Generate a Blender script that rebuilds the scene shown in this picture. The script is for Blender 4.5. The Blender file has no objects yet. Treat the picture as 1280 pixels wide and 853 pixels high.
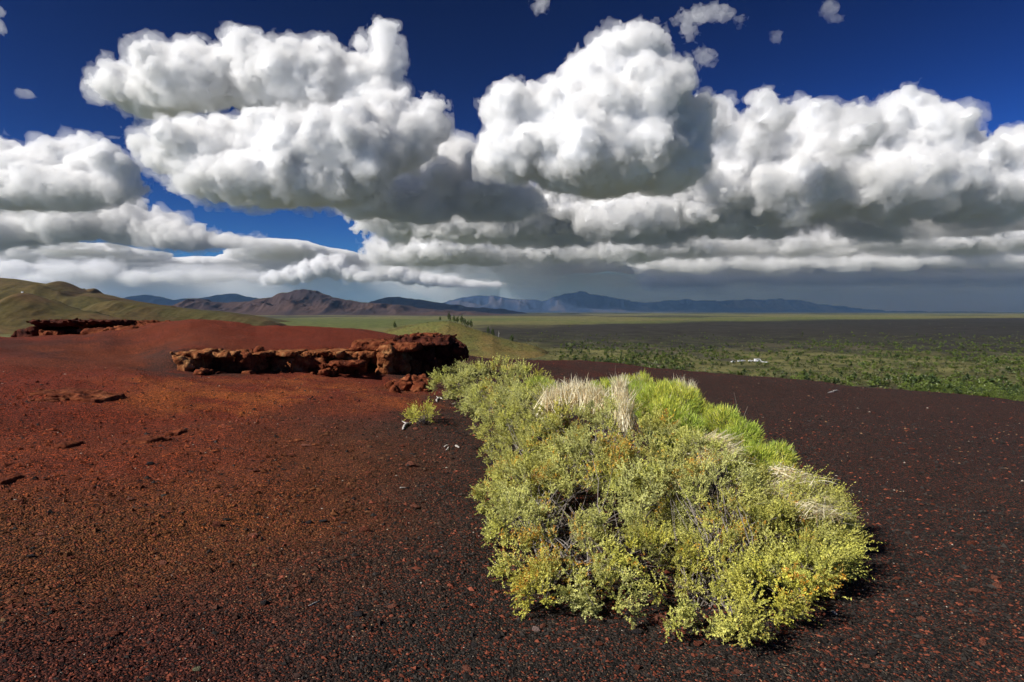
import bpy, math, random
import numpy as np

# ------------------------------------------------------------------ camera, sky, sun, exposure
scene = bpy.context.scene
col = scene.collection
FPX = 782.0                      # focal length in pixels of the 1280 px wide frame
HORIZON = 390.0
PITCH = math.atan((426.5 - HORIZON) / FPX)
CAM_Z = 1.6
cam_data = bpy.data.cameras.new('camera')
cam_data.sensor_width = 36.0
cam_data.lens = FPX / 1280.0 * 36.0
cam_data.clip_start = 0.05
cam_data.clip_end = 600000.0
cam = bpy.data.objects.new('camera', cam_data)
cam.location = (0, 0, CAM_Z)
cam.rotation_euler = (math.radians(90) - PITCH, 0, 0)
col.objects.link(cam)
scene.camera = cam

SUN_AZ, SUN_EL = 240.0, 37.0     # clockwise from the view direction (+Y); height
world = bpy.data.worlds.new('World')
scene.world = world
world.use_nodes = True
wn, wl = world.node_tree.nodes, world.node_tree.links
bg = wn['Background']
sky_tex = wn.new('ShaderNodeTexSky')
sky_tex.sky_type = 'NISHITA'
sky_tex.sun_disc = False
sky_tex.sun_elevation = math.radians(SUN_EL)
sky_tex.sun_rotation = math.radians(SUN_AZ)
sky_tex.altitude = 1900.0
sky_tex.air_density = 1.0
sky_tex.dust_density = 0.6
sky_tex.ozone_density = 3.0
sky_gamma = wn.new('ShaderNodeGamma')          # a polarised, deep blue mountain sky
sky_gamma.inputs['Gamma'].default_value = 2.55
sky_scale = wn.new('ShaderNodeVectorMath'); sky_scale.operation = 'MULTIPLY'
sky_scale.inputs[1].default_value = (0.205, 0.238, 0.256)
sky_sat = wn.new('ShaderNodeHueSaturation')
sky_sat.inputs['Saturation'].default_value = 1.0
wl.new(sky_tex.outputs[0], sky_scale.inputs[0])
wl.new(sky_scale.outputs[0], sky_gamma.inputs[0])
wl.new(sky_gamma.outputs[0], sky_sat.inputs['Color'])
wl.new(sky_sat.outputs[0], bg.inputs['Color'])
bg.inputs['Strength'].default_value = 0.1

sun_data = bpy.data.lights.new('sun', 'SUN')
sun_data.energy = 5.0
sun_data.angle = math.radians(0.53)
sun_data.color = (1.0, 0.945, 0.86)
sun = bpy.data.objects.new('sun', sun_data)
sun.rotation_euler = (math.radians(90 - SUN_EL), 0, math.radians(180.0 - SUN_AZ))
col.objects.link(sun)

scene.view_settings.view_transform = 'Standard'
scene.view_settings.look = 'None'
scene.view_settings.exposure = 0.4
scene.view_settings.gamma = 1.0
cy = scene.cycles
cy.max_bounces = 14
cy.diffuse_bounces = 5
cy.glossy_bounces = 2
cy.transmission_bounces = 5
cy.volume_bounces = 8
cy.transparent_max_bounces = 16
cy.sample_clamp_indirect = 4.0
cy.use_denoising = True
cy.use_adaptive_sampling = True
cy.adaptive_threshold = 0.03

# ------------------------------------------------------------------ helpers
def ray(px, py):
    u = (px - 640.0) / FPX
    v = (426.5 - py) / FPX
    c, s = math.cos(PITCH), math.sin(PITCH)
    d = np.array([u, c + v * s, -s + v * c])
    return d / d[1]

def at(px, py, y):                # the point seen at that pixel, y metres ahead
    d = ray(px, py)
    return np.array([d[0] * y, y, CAM_Z + d[2] * y])

def tag(o, label=None, cat=None, group=None, kind=None):
    if label: o['label'] = label
    if cat: o['category'] = cat
    if group: o['group'] = group
    if kind: o['kind'] = kind
    return o

def np_mesh(name, verts, faces, smooth=True, colors=None):
    """verts (n,3); faces (m,3) or (m,4); colors (n,3) per vertex."""
    me = bpy.data.meshes.new(name)
    verts = np.asarray(verts, np.float32); faces = np.asarray(faces, np.int32)
    nv, (nf, k) = len(verts), faces.shape
    me.vertices.add(nv); me.vertices.foreach_set('co', verts.ravel())
    me.loops.add(nf * k); me.loops.foreach_set('vertex_index', faces.ravel())
    me.polygons.add(nf)
    me.polygons.foreach_set('loop_start', np.arange(0, nf * k, k, dtype=np.int32))
    me.polygons.foreach_set('use_smooth', np.full(nf, bool(smooth)))
    if colors is not None:
        ca = me.color_attributes.new('tint', 'FLOAT_COLOR', 'POINT')
        c4 = np.ones((nv, 4), np.float32); c4[:, :3] = colors
        ca.data.foreach_set('color', c4.ravel())
    me.update(calc_edges=True)
    me.validate()
    return me

def obj(name, me, mat=None, parent=None, loc=None):
    o = bpy.data.objects.new(name, me)
    col.objects.link(o)
    if mat is not None and me is not None and not me.materials: me.materials.append(mat)
    if parent is not None: o.parent = parent
    if loc is not None: o.location = loc
    return o

def empty(name, loc=(0, 0, 0), rz=0.0):
    o = bpy.data.objects.new(name, None)
    o.empty_display_size = 0.2
    o.location = loc; o.rotation_euler = (0, 0, rz)
    col.objects.link(o)
    return o

def lattice_noise(shape, cell, rng):
    L = rng.standard_normal([int(math.ceil(n / c)) + 3 for n, c in zip(shape, cell)]).astype(np.float32)
    for ax, (n, c) in enumerate(zip(shape, cell)):
        t = np.arange(n, dtype=np.float32) / c + rng.random()
        i = np.floor(t).astype(int); f = t - i; f = f * f * (3 - 2 * f)
        sh = [1] * len(shape); sh[ax] = n; f = f.reshape(sh).astype(np.float32)
        L = np.take(L, i, ax) * (1 - f) + np.take(L, i + 1, ax) * f
    return L

def fbm_grid(shape, cell, octaves, rng, gain=0.5):
    out = 0; a = 1.0
    for o in range(octaves):
        out = out + a * lattice_noise(shape, [max(1.01, c / 2 ** o) for c in cell], rng); a *= gain
    return out

_tables = {}
def vnoise(p, seed=0):
    """value noise at points p (n,2 or n,3), about -1..1"""
    p = np.asarray(p, np.float64); d = p.shape[1]
    if seed not in _tables: _tables[seed] = np.random.default_rng(seed).uniform(-1, 1, 1 << 16)
    T = _tables[seed]
    i = np.floor(p).astype(np.int64); f = p - i; f = f * f * f * (f * (f * 6 - 15) + 10)
    K = (73856093, 19349663, 83492791)
    out = np.zeros(len(p))
    for c in range(1 << d):
        h = np.zeros(len(p), np.int64); w = np.ones(len(p))
        for a in range(d):
            b = (c >> a) & 1
            h ^= (i[:, a] + b) * K[a]
            w *= f[:, a] if b else 1 - f[:, a]
        h = (h ^ (h >> 13)) * 0x5bd1e995
        out += w * T[(h ^ (h >> 15)) & 0xffff]
    return out

def fbm(p, octaves=4, seed=0, gain=0.5, lac=2.03):
    p = np.asarray(p, np.float64); out = 0; a = 1.0
    for o in range(octaves):
        out = out + a * vnoise(p * lac ** o + 17.3 * o, seed + o); a *= gain
    return out

def ridged(p, octaves=4, seed=0, gain=0.5):
    p = np.asarray(p, np.float64); out = 0; a = 1.0
    for o in range(octaves):
        out = out + a * (1 - 2 * np.abs(vnoise(p * 2.07 ** o + 9.1 * o, seed + o))); a *= gain
    return out

def smooth01(x, a, b):
    t = np.clip((np.asarray(x, np.float64) - a) / (b - a), 0, 1)
    return t * t * (3 - 2 * t)

def surface_net(s, org, h):
    """closed surface of s<0 on a grid: vertices and quads"""
    s = np.pad(s, 1, constant_values=1e3).astype(np.float32)
    ins = s < 0
    n = s.shape
    cnt = np.zeros([k - 1 for k in n], np.uint8)
    for dx in (0, 1):
        for dy in (0, 1):
            for dz in (0, 1):
                cnt += ins[dx:n[0] - 1 + dx, dy:n[1] - 1 + dy, dz:n[2] - 1 + dz]
    act = (cnt > 0) & (cnt < 8)
    idx = np.full(act.shape, -1, np.int32)
    c = np.argwhere(act); idx[act] = np.arange(len(c))
    acc = np.zeros((len(c), 3), np.float32); m = np.zeros(len(c), np.float32)
    corners = [(a, b, d) for a in (0, 1) for b in (0, 1) for d in (0, 1)]
    for p in corners:
        for ax in range(3):
            if p[ax]: continue
            q = list(p); q[ax] = 1
            va = s[c[:, 0] + p[0], c[:, 1] + p[1], c[:, 2] + p[2]]
            vb = s[c[:, 0] + q[0], c[:, 1] + q[1], c[:, 2] + q[2]]
            x = (va < 0) != (vb < 0)
            t = np.where(x, va / np.where(x, va - vb, 1), 0)
            t = np.clip(t, 0.02, 0.98)
            pos = np.array(p, np.float32)[None, :] + np.zeros((len(c), 3), np.float32)
            pos[:, ax] = t
            acc[x] += pos[x]; m[x] += 1
    v = (c + acc / m[:, None] - 1) * h + np.asarray(org)
    quads = []
    for ax in range(3):
        a = [slice(None)] * 3; b = [slice(None)] * 3
        a[ax] = slice(0, n[ax] - 1); b[ax] = slice(1, n[ax])
        sg = ins[tuple(a)].astype(np.int8) - ins[tuple(b)].astype(np.int8)
        e = np.argwhere(sg != 0)
        sgn = sg[e[:, 0], e[:, 1], e[:, 2]]
        o1, o2 = [k for k in range(3) if k != ax]
        ok = (e[:, o1] > 0) & (e[:, o2] > 0) & (e[:, o1] < n[o1] - 1) & (e[:, o2] < n[o2] - 1)
        e, sgn = e[ok], sgn[ok]
        def cell(d1, d2):
            g = e.copy(); g[:, o1] += d1; g[:, o2] += d2
            return idx[g[:, 0], g[:, 1], g[:, 2]]
        q = np.stack([cell(-1, -1), cell(0, -1), cell(0, 0), cell(-1, 0)], 1)
        flip = (sgn > 0) if ax == 1 else (sgn < 0)
        q[flip] = q[flip][:, ::-1]
        quads.append(q)
    return v, np.concatenate(quads)

def largest_piece(v, q, frac=None):
    """the largest connected piece, or with frac every piece with at least that share of the vertices"""
    if len(v) == 0: return v, q
    lab = np.arange(len(v)); e = np.concatenate([q[:, [0, 1]], q[:, [1, 2]]])
    while True:                                                   # join labels along edges, with pointer jumping
        m = np.minimum(lab[e[:, 0]], lab[e[:, 1]]); new = lab.copy()
        np.minimum.at(new, lab[e[:, 0]], m); np.minimum.at(new, lab[e[:, 1]], m)
        while True:
            nn = new[new]
            if np.array_equal(nn, new): break
            new = nn
        if np.array_equal(new, lab): break
        lab = new
    ids, n = np.unique(lab, return_counts=True)
    keep = lab == ids[n.argmax()] if frac is None else np.isin(lab, ids[n >= frac * len(v)])
    idx = np.cumsum(keep) - 1
    return v[keep], idx[q[keep[q[:, 0]]]]

def nodes_of(name):
    m = bpy.data.materials.new(name); m.use_nodes = True
    return m, m.node_tree.nodes, m.node_tree.links
# ------------------------------------------------------------------ near ground: the shoulder of a cinder cone
PLAIN_Z = -45.0
# red mound along the left skyline: its height over the plane, by direction th = x/y
SKYLINE = [(-140, 421), (-40, 421), (10, 422), (40, 420), (100, 418), (140, 410), (175, 405.5), (215, 405), (262, 407), (295, 412), (318, 416.5), (345, 415.5), (400, 417), (450, 421), (500, 428), (560, 440), (620, 448)]
RIDGE_TH = [(p - 640) / FPX for p, q in SKYLINE]
def bare_slope(x, y):
    r = np.hypot(x, y); th = np.arctan2(x, y)
    R = 37.0 + 19.0 * smooth01(th, -0.12, 0.30) + 1.5 * np.sin(5 * th)
    w = 3.5
    return -0.08 * x - 0.035 * y - 0.52 * w * np.logaddexp(0, (r - R) / w)
RIDGE_A = []
for p_, q_ in SKYLINE:
    th_ = (p_ - 640) / FPX; y_ = 33.0 / math.hypot(1, th_)
    RIDGE_A.append(max(0.0, CAM_Z + ray(p_, q_)[2] * y_ - float(bare_slope(np.array([th_ * y_]), np.array([y_]))[0])))
LEDGE = ([216, 260, 300, 340, 380, 420, 460, 500, 540, 580], [16.0, 16.9, 17.8, 18.5, 19.3, 19.9, 20.3, 21.0, 21.8, 22.4])
def ledge_y(px): return np.interp(px, *LEDGE)
def ridge_amp(th): return np.maximum(0, np.interp(th, RIDGE_TH, RIDGE_A) - 0.12)
def ground_z(x, y):
    x = np.asarray(x, np.float64); y = np.asarray(y, np.float64)
    r = np.hypot(x, y)
    z = bare_slope(x, y)
    th = x / np.maximum(y, 0.5)
    z = z + np.where(y > 1, ridge_amp(th), 0) * np.exp(-(np.abs(r - 33.0) / 7.0) ** 2.4)
    yl = ledge_y(640 + FPX * th)
    z = z + 0.52 * smooth01(y, yl + 0.5, yl + 1.5) * smooth01(th, -0.62, -0.50) * (1 - smooth01(th, -0.13, -0.09)) * (1 - smooth01(r, 26, 34))   # the terrace behind the ledge
    p = np.stack([x, y], -1).reshape(-1, 2)
    n = 0.10 * fbm(p * 0.22, 3, 11) + 0.034 * fbm(p * 1.3, 3, 21) + 0.009 * fbm(p * 6.0, 2, 31)
    n = n * np.minimum(1, 0.4 + r.reshape(-1) / 14.0)
    return z + n.reshape(z.shape)

def ground_at(px, py):            # where a pixel's ray meets the near ground (fixed-point on the smooth slope)
    d = ray(px, py)
    y = 1.6 / max(0.02, -(d[2] + 0.08 * d[0] + 0.035))
    for _ in range(12):
        zt = ground_z(np.array([d[0] * y]), np.array([y]))[0]
        err = CAM_Z + d[2] * y - zt
        y = y + 0.8 * err / max(0.05, -(d[2] + 0.08 * d[0] + 0.035))
        y = min(max(y, 0.8), 60)
    return np.array([d[0] * y, y, float(ground_z(np.array([d[0] * y]), np.array([y]))[0])])

def to_pixel(x, y, z):
    c, s = math.cos(PITCH), math.sin(PITCH)
    zz = z - CAM_Z
    f = np.maximum(y * c - zz * s, 0.05); v = y * s + zz * c
    return 640 + FPX * x / f, 426.5 - FPX * v / f

BLACK = np.array([0.0250, 0.0215, 0.0190]); RED = np.array([0.155, 0.027, 0.010]); ORANGE = np.array([0.25, 0.075, 0.018])
BROWN = np.array([0.106, 0.042, 0.016]); MAROON = np.array([0.052, 0.016, 0.012])
def blob(px, py, cx, cy, rx, ry, soft=0.8):
    d = np.sqrt(((px - cx) / rx) ** 2 + ((py - cy) / ry) ** 2)
    return 1 - smooth01(d, 1 - soft / 2, 1 + soft / 2)
def cinder_tint(x, y):
    """the cinders' own colour over the place: black by the shrubs, red and ochre on the left"""
    zf = -0.08 * x - 0.035 * y
    px, py = to_pixel(x, np.maximum(y, 0.7), zf)
    p = np.stack([x, y], 1)
    n1 = fbm(p * 0.55, 4, 41); n2 = fbm(p * 1.6, 4, 51); n3 = fbm(p * 0.25, 3, 61)
    px = px + 50 * n1 + 14 * n2; py = py + 10 * n1 + 5 * n2
    c = np.repeat(BLACK[None], len(x), 0)
    def mixin(colr, m):
        m = np.clip(m, 0, 1)[:, None]
        c[:] = c * (1 - m) + np.asarray(colr)[None] * m
    left = 1 - smooth01(px + 0.30 * (py - 500), 330, 560)
    behind = (y < 0.8)
    mixin(MAROON, np.where(behind, 0.5, left * 0.85))
    mixin(BROWN, blob(px, py, 130, 630, 320, 120, 1.3) * 0.9)
    mixin(BROWN, blob(px, py, 330, 560, 200, 40, 1.3) * 0.55)
    mixin(RED, (1 - smooth01(px, 470, 560)) * (1 - smooth01(py, 495, 540)) * 0.75)
    mixin(RED, blob(px, py, 80, 545, 230, 70, 1.2) * 0.65)
    mixin(ORANGE * 0.7, blob(px, py, 180, 610, 220, 60, 1.4) * 0.25 * smooth01(n2, -0.4, 0.7))
    mixin(ORANGE, blob(px, py, 330, 496, 190, 19, 1.1) * 0.95 * smooth01(n2, -0.9, 0.3))
    mixin(ORANGE, blob(px, py, 250, 420, 150, 9, 1.2) * 0.45)
    mixin(BROWN, blob(px, py, 120, 450, 160, 14, 1.2) * 0.5)
    mixin(MAROON, smooth01(px, 560, 640) * (1 - smooth01(py, 455, 482)) * 0.75)
    mixin(MAROON, smooth01(px, 700, 800) * 0.06 * smooth01(n1, -0.4, 0.6))
    mixin(BLACK, blob(px, py, 215, 460, 40, 12, 1.0) * 0.8)
    mixin(BLACK, blob(px, py, 60, 432, 90, 8, 1.0) * 0.6)
    return c

def cinder_material():
    m, n, l = nodes_of('cinders')
    bs = n['Principled BSDF']
    bs.inputs['Roughness'].default_value = 0.95
    bs.inputs['Specular IOR Level'].default_value = 0.15
    tint = n.new('ShaderNodeVertexColor'); tint.layer_name = 'tint'
    tc = n.new('ShaderNodeTexCoord')
    v1 = n.new('ShaderNodeTexVoronoi'); v1.inputs['Scale'].default_value = 75
    v2 = n.new('ShaderNodeTexVoronoi'); v2.inputs['Scale'].default_value = 24
    for v in (v1, v2): l.new(tc.outputs['Object'], v.inputs['Vector'])
    def ramp(src, stops):
        r = n.new('ShaderNodeValToRGB'); r.color_ramp.interpolation = 'CONSTANT'
        while len(r.color_ramp.elements) < len(stops): r.color_ramp.elements.new(0.5)
        for e, (p, c) in zip(r.color_ramp.elements, stops): e.position = p; e.color = (*c, 1)
        l.new(src, r.inputs['Fac']); return r
    sep = n.new('ShaderNodeSeparateColor'); l.new(v1.outputs['Color'], sep.inputs[0])
    g1 = ramp(sep.outputs[0], [(0, (0.35, 0.33, 0.33)), (0.3, (0.7, 0.7, 0.7)), (0.55, (1.2, 1.15, 1.1)), (0.78, (1.9, 1.6, 1.4)), (0.95, (3.0, 2.4, 2.0))])
    sep2 = n.new('ShaderNodeSeparateColor'); l.new(v2.outputs['Color'], sep2.inputs[0])
    g2 = ramp(sep2.outputs[0], [(0, (0.75, 0.75, 0.75)), (0.4, (1, 1, 1)), (0.8, (1.25, 1.15, 1.1))])
    mu = n.new('ShaderNodeMix'); mu.data_type = 'RGBA'; mu.blend_type = 'MULTIPLY'; mu.inputs[0].default_value = 1
    l.new(tint.outputs[0], mu.inputs[6]); l.new(g1.outputs[0], mu.inputs[7])
    mu2 = n.new('ShaderNodeMix'); mu2.data_type = 'RGBA'; mu2.blend_type = 'MULTIPLY'; mu2.inputs[0].default_value = 1
    l.new(mu.outputs[2], mu2.inputs[6]); l.new(g2.outputs[0], mu2.inputs[7])
    rd = ramp(sep.outputs[1], [(0, (0, 0, 0)), (0.86, (1, 1, 1))])      # scattered red grains
    mr = n.new('ShaderNodeMix'); mr.data_type = 'RGBA'
    l.new(rd.outputs[0], mr.inputs[0]); l.new(mu2.outputs[2], mr.inputs[6]); mr.inputs[7].default_value = (0.15, 0.036, 0.018, 1)
    l.new(mr.outputs[2], bs.inputs['Base Color'])
    nz = n.new('ShaderNodeTexNoise'); nz.inputs['Scale'].default_value = 30; nz.inputs['Detail'].default_value = 6
    l.new(tc.outputs['Object'], nz.inputs['Vector'])
    ad = n.new('ShaderNodeMath'); ad.operation = 'SUBTRACT'
    l.new(nz.outputs[0], ad.inputs[0]); l.new(v1.outputs['Distance'], ad.inputs[1])
    b = n.new('ShaderNodeBump'); b.inputs['Distance'].default_value = 0.015; b.inputs['Strength'].default_value = 0.9
    l.new(ad.outputs[0], b.inputs['Height']); l.new(b.outputs[0], bs.inputs['Normal'])
    return m
M_cinder = cinder_material()

def polar_sheet(r0, r1, nr, na_front, half, na_back, zfun):
    a = np.concatenate([np.linspace(-half, half, na_front), np.linspace(half, 2 * np.pi - half, na_back + 2)[1:-1]])
    r = r0 * (r1 / r0) ** np.linspace(0, 1, nr)
    A, Rr = np.meshgrid(a, r, indexing='ij')
    x = (Rr * np.sin(A)).ravel(); y = (Rr * np.cos(A)).ravel()
    na = len(a)
    v = np.stack([x, y, zfun(x, y)], 1)
    i, j = np.meshgrid(np.arange(na), np.arange(nr - 1), indexing='ij')
    i2 = (i + 1) % na
    f = np.stack([i * nr + j, i * nr + j + 1, i2 * nr + j + 1, i2 * nr + j], -1).reshape(-1, 4)
    return v, f[:, ::-1]

v, f = polar_sheet(0.25, 210.0, 280, 380, math.radians(52), 40, ground_z)
ci = np.array([[0, 0, float(ground_z(np.array([0.0]), np.array([0.0]))[0])]])
tag(obj('ground', np_mesh('ground', v, f, True, cinder_tint(v[:, 0], v[:, 1])), M_cinder),
    'dark red and black volcanic cinder slope under the shrubs', kind='structure')

# ------------------------------------------------------------------ the plain below
def plain_tint(x, y):
    r = np.hypot(x, y); th = x / np.maximum(y, 1.0)
    lp = np.stack([x, y], 1)
    n1 = fbm(lp / 700.0, 5, 71); n2 = fbm(lp / 90.0, 5, 81); n3 = fbm(lp / 4500.0, 4, 91)
    sage = np.array([0.125, 0.118, 0.045]); green = np.array([0.085, 0.105, 0.030]); lava = np.array([0.022, 0.020, 0.021]); pale = np.array([0.17, 0.145, 0.075])
    c = np.repeat(sage[None], len(x), 0)
    def mixin(colr, m):
        m = np.clip(m, 0, 1)[:, None]
        c[:] = c * (1 - m) + colr[None] * m
    mixin(green, smooth01(n1, -0.1, 0.6) * 0.8)
    mixin(pale, smooth01(n3, 0.2, 0.9) * 0.4)
    lv = smooth01(th + 0.05 * n1 + 0.03 * n2, -0.13, -0.04) * smooth01(r + 160 * n2, 640, 900) * (1 - smooth01(r + 500 * n1 - 5200 * np.clip(th - 0.05, 0, 2), 1500, 2600))
    mixin(lava, lv * 0.92)
    near = (1 - smooth01(r, 600, 1000)) * smooth01(n2, 0.0, 0.5)
    mixin(lava * 1.6, near * 0.75)
    mixin(lava, smooth01(n3 + 0.5 * n1, 0.35, 0.7) * smooth01(r, 2500, 6000) * 0.7)
    mixin(pale, smooth01(n2, 0.45, 0.7) * (1 - smooth01(r, 700, 1200)) * 0.5)
    n4 = fbm(lp / 14.0, 4, 87)
    mixin(np.array([0.045, 0.050, 0.020]), smooth01(n4, -0.1, 0.5) * (1 - smooth01(r, 900, 1600)) * 0.75)
    return c
def plain_z(x, y):
    r = np.hypot(x, y); p = np.stack([x, y], 1)
    return PLAIN_Z + (1.2 * fbm(p / 60.0, 3, 101) + 2.5 * fbm(p / 400.0, 3, 111)) * smooth01(r, 60, 300) * (1 - smooth01(r, 15000, 40000))
def tint_material(name, rough=0.95, nscale=0.05, var=0.35, bump=0.0, fine=None):
    m, n, l = nodes_of(name)
    bs = n['Principled BSDF']; bs.inputs['Roughness'].default_value = rough; bs.inputs['Specular IOR Level'].default_value = 0.1
    tint = n.new('ShaderNodeVertexColor'); tint.layer_name = 'tint'
    tc = n.new('ShaderNodeTexCoord'); nz = n.new('ShaderNodeTexNoise')
    nz.inputs['Scale'].default_value = nscale; nz.inputs['Detail'].default_value = 8; nz.inputs['Roughness'].default_value = 0.65
    l.new(tc.outputs['Object'], nz.inputs['Vector'])
    mr = n.new('ShaderNodeMapRange'); mr.inputs[1].default_value = 0.3; mr.inputs[2].default_value = 0.7
    mr.inputs[3].default_value = 1 - var; mr.inputs[4].default_value = 1 + var
    l.new(nz.outputs['Fac'], mr.inputs[0])
    mu = n.new('ShaderNodeVectorMath'); mu.operation = 'SCALE'
    l.new(tint.outputs[0], mu.inputs[0]); l.new(mr.outputs[0], mu.inputs['Scale'])
    l.new(mu.outputs[0], bs.inputs['Base Color'])
    if bump:
        b = n.new('ShaderNodeBump'); b.inputs['Distance'].default_value = bump
        l.new(nz.outputs['Fac'], b.inputs['Height']); l.new(b.outputs[0], bs.inputs['Normal'])
    return m
M_plain = tint_material('sage_plain', nscale=0.03, var=0.5)
v, f = polar_sheet(60.0, 160000.0, 330, 330, math.radians(48), 30, plain_z)
tag(obj('plain', np_mesh('plain', v, f, True, plain_tint(v[:, 0], v[:, 1])), M_plain),
    'wide sagebrush and lava plain reaching the horizon', kind='structure')

# ------------------------------------------------------------------ hills and mountains
def range_mesh(name, crest, D, W, tintfun, mat, seed, nu=260, nt=70, rough=0.25, spur=6.0, label='', skew=0.42, jag=0.8):
    """a range whose crest line passes the given pixels when seen from the look-out; real depth W"""
    cx = np.array([c[0] for c in crest], float); cyy = np.array([c[1] for c in crest], float)
    px = np.linspace(cx[0], cx[-1], nu)
    ch = np.interp(px, cx, cyy)
    k = np.array([0.25, 0.5, 0.25]); ch[1:-1] = np.convolve(ch, k, 'valid')
    ch += jag * fbm(np.stack([px / 11.0, px * 0], 1), 4, seed) * smooth01(px, cx[0], cx[0] + 20) * (1 - smooth01(px, cx[-1] - 20, cx[-1]))
    zc = np.array([at(a, b, D)[2] for a, b in zip(px, ch)])
    u = np.array([ray(a, 400)[0] for a in px])
    t = np.linspace(0, 1, nt)
    U, T = np.meshgrid(np.arange(nu), t, indexing='ij')
    Y = D + (T - skew) * W
    X = u[U] * D + (Y - D) * u[U] * 0.4
    base = PLAIN_Z - 12
    prof = np.where(T < skew, smooth01(T, -0.02, skew) ** 0.9, 1 - smooth01(T, skew, 1.02))
    H = np.maximum(zc[U] - base, 0)
    p = np.stack([X.ravel() / W * spur, Y.ravel() / W * spur * 0.55], 1)
    rn = ridged(p, 5, seed + 3).reshape(X.shape)
    amp = rough * (1 - np.exp(-((T - skew) / 0.16) ** 2)) * np.sin(np.pi * np.clip(T, 0, 1))
    Z = base + H * np.clip(prof * (1 + amp * (rn - 0.6)), 0, 1.02)
    v = np.stack([X.ravel(), Y.ravel(), Z.ravel()], 1)
    i, j = np.meshgrid(np.arange(nu - 1), np.arange(nt - 1), indexing='ij')
    f = np.stack([i * nt + j, (i + 1) * nt + j, (i + 1) * nt + j + 1, i * nt + j + 1], -1).reshape(-1, 4)
    hrel = ((Z - PLAIN_Z) / max(1.0, (zc.max() - PLAIN_Z))).ravel()
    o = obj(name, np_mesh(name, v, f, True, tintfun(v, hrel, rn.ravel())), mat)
    tag(o, label, kind='structure')
    return o, (px, zc, u)

def tf(a, b, c=None, s=1.0, sc=200.0, seed=5):
    a, b = np.array(a), np.array(b)
    def fn(v, h, rn):
        n = fbm(v[:, :2] / sc, 4, seed)
        m = np.clip(0.5 + 0.6 * n + 0.5 * (h - 0.4), 0, 1)[:, None]
        out = a * (1 - m) + b * m
        if c is not None:
            mm = smooth01(n + 0.5 * rn, 0.5, 1.1)[:, None] * s
            out = out * (1 - mm) + np.array(c) * mm
        return out
    return fn
M_hill = tint_material('grass_hill', nscale=0.06, var=0.35, bump=2.0)
M_mount = tint_material('mountain_ground', nscale=0.004, var=0.3, bump=20.0)
EG, EB, ER = (0.066, 0.058, 0.018), (0.098, 0.066, 0.024), (0.085, 0.043, 0.020)
range_mesh('hills', [(-160,352),(-80,349),(0,347),(22,349),(45,352.5),(62,355),(70,353.5),(78,351.5),(86,354),(100,361),(112,366.5),(130,368),(146,371.5),(160,376),(185,381),(215,384),(250,388),(290,392),(340,402),(380,410)],
           2700, 1500, tf(EG, EB, ER, 0.5, 220, 5), M_hill, 201, nu=280, nt=80, jag=0.3, rough=0.42, spur=5, label='smooth green brown hills rising on the left skyline')
range_mesh('hills', [(90,402),(105,388),(130,378),(150,376),(172,379),(200,383),(225,386.5),(260,389),(300,394),(335,401),(345,406)],
           2050, 800, tf(EB, EG, ER, 0.4, 160, 6), M_hill, 211, jag=0.3, rough=0.4, spur=4, label='lower brown green foothill in front of the left hills')
_, knoll = range_mesh('hills', [(-220,396),(-120,388),(-40,382),(0,377),(14,371),(28,366),(38,367),(55,373),(80,382),(110,390),(150,398),(185,406)],
           1600, 700, tf(EG, EB, (0.11, 0.06, 0.03), 0.4, 140, 7), M_hill, 221, jag=0.2, rough=0.35, spur=4, label='dark green knoll in front of the left hills')
SG = (0.115, 0.130, 0.040)
_, cone = range_mesh('hills', [(405,436),(425,426),(450,419),(470,415.5),(490,410.5),(512,406.5),(535,403.5),(553,402),(562,402),(575,405),(600,413.5),(622,421),(640,426.5),(656,430),(668,432.5),(680,437),(694,446)],
           690, 250, tf((0.150, 0.110, 0.038), (0.115, 0.118, 0.036), (0.085, 0.05, 0.024), 0.5, 22, 8), tint_material('scrub_slope', nscale=0.5, var=0.5, bump=0.4), 231, nu=220, nt=90, jag=0.15, rough=0.05, spur=5, label='small grassy cinder cone beyond the red ledges', skew=0.55)
BM, BM2 = (0.066, 0.039, 0.030), (0.044, 0.030, 0.029)
range_mesh('mountains', [(180,398),(205,388),(222,380),(240,374),(252,375),(262,378),(285,379),(305,377.5),(330,373.5),(345,371),(358,366.5),(370,363),(378,361.8),(387,363),(398,367),(412,372),(430,375),(450,377.5),(475,379.5),(500,382),(525,385),(560,388),(610,391),(650,395)],
           9500, 3600, tf(BM, BM2, (0.03, 0.022, 0.024), 0.75, 700, 9), M_mount, 241, nu=420, nt=110, rough=0.95, spur=8, label='bare reddish brown mountain with a rounded peak')
range_mesh('mountains', [(430,394),(448,384),(465,377),(482,372.5),(498,371.5),(515,373.5),(540,377),(565,381),(600,385),(640,388),(665,393)],
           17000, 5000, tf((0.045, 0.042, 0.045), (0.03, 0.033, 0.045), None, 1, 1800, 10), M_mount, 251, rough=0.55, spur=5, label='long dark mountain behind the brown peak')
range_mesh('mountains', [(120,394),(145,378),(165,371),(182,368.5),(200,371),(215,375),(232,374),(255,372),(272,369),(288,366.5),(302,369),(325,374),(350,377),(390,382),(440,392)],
           27000, 6000, tf((0.03, 0.04, 0.06), (0.025, 0.035, 0.06), None, 1, 2600, 11), M_mount, 261, rough=0.55, spur=5, label='far blue ridge seen between the left hills and the brown mountain')  # blue of the distant haze put into the ridge's tint
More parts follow.
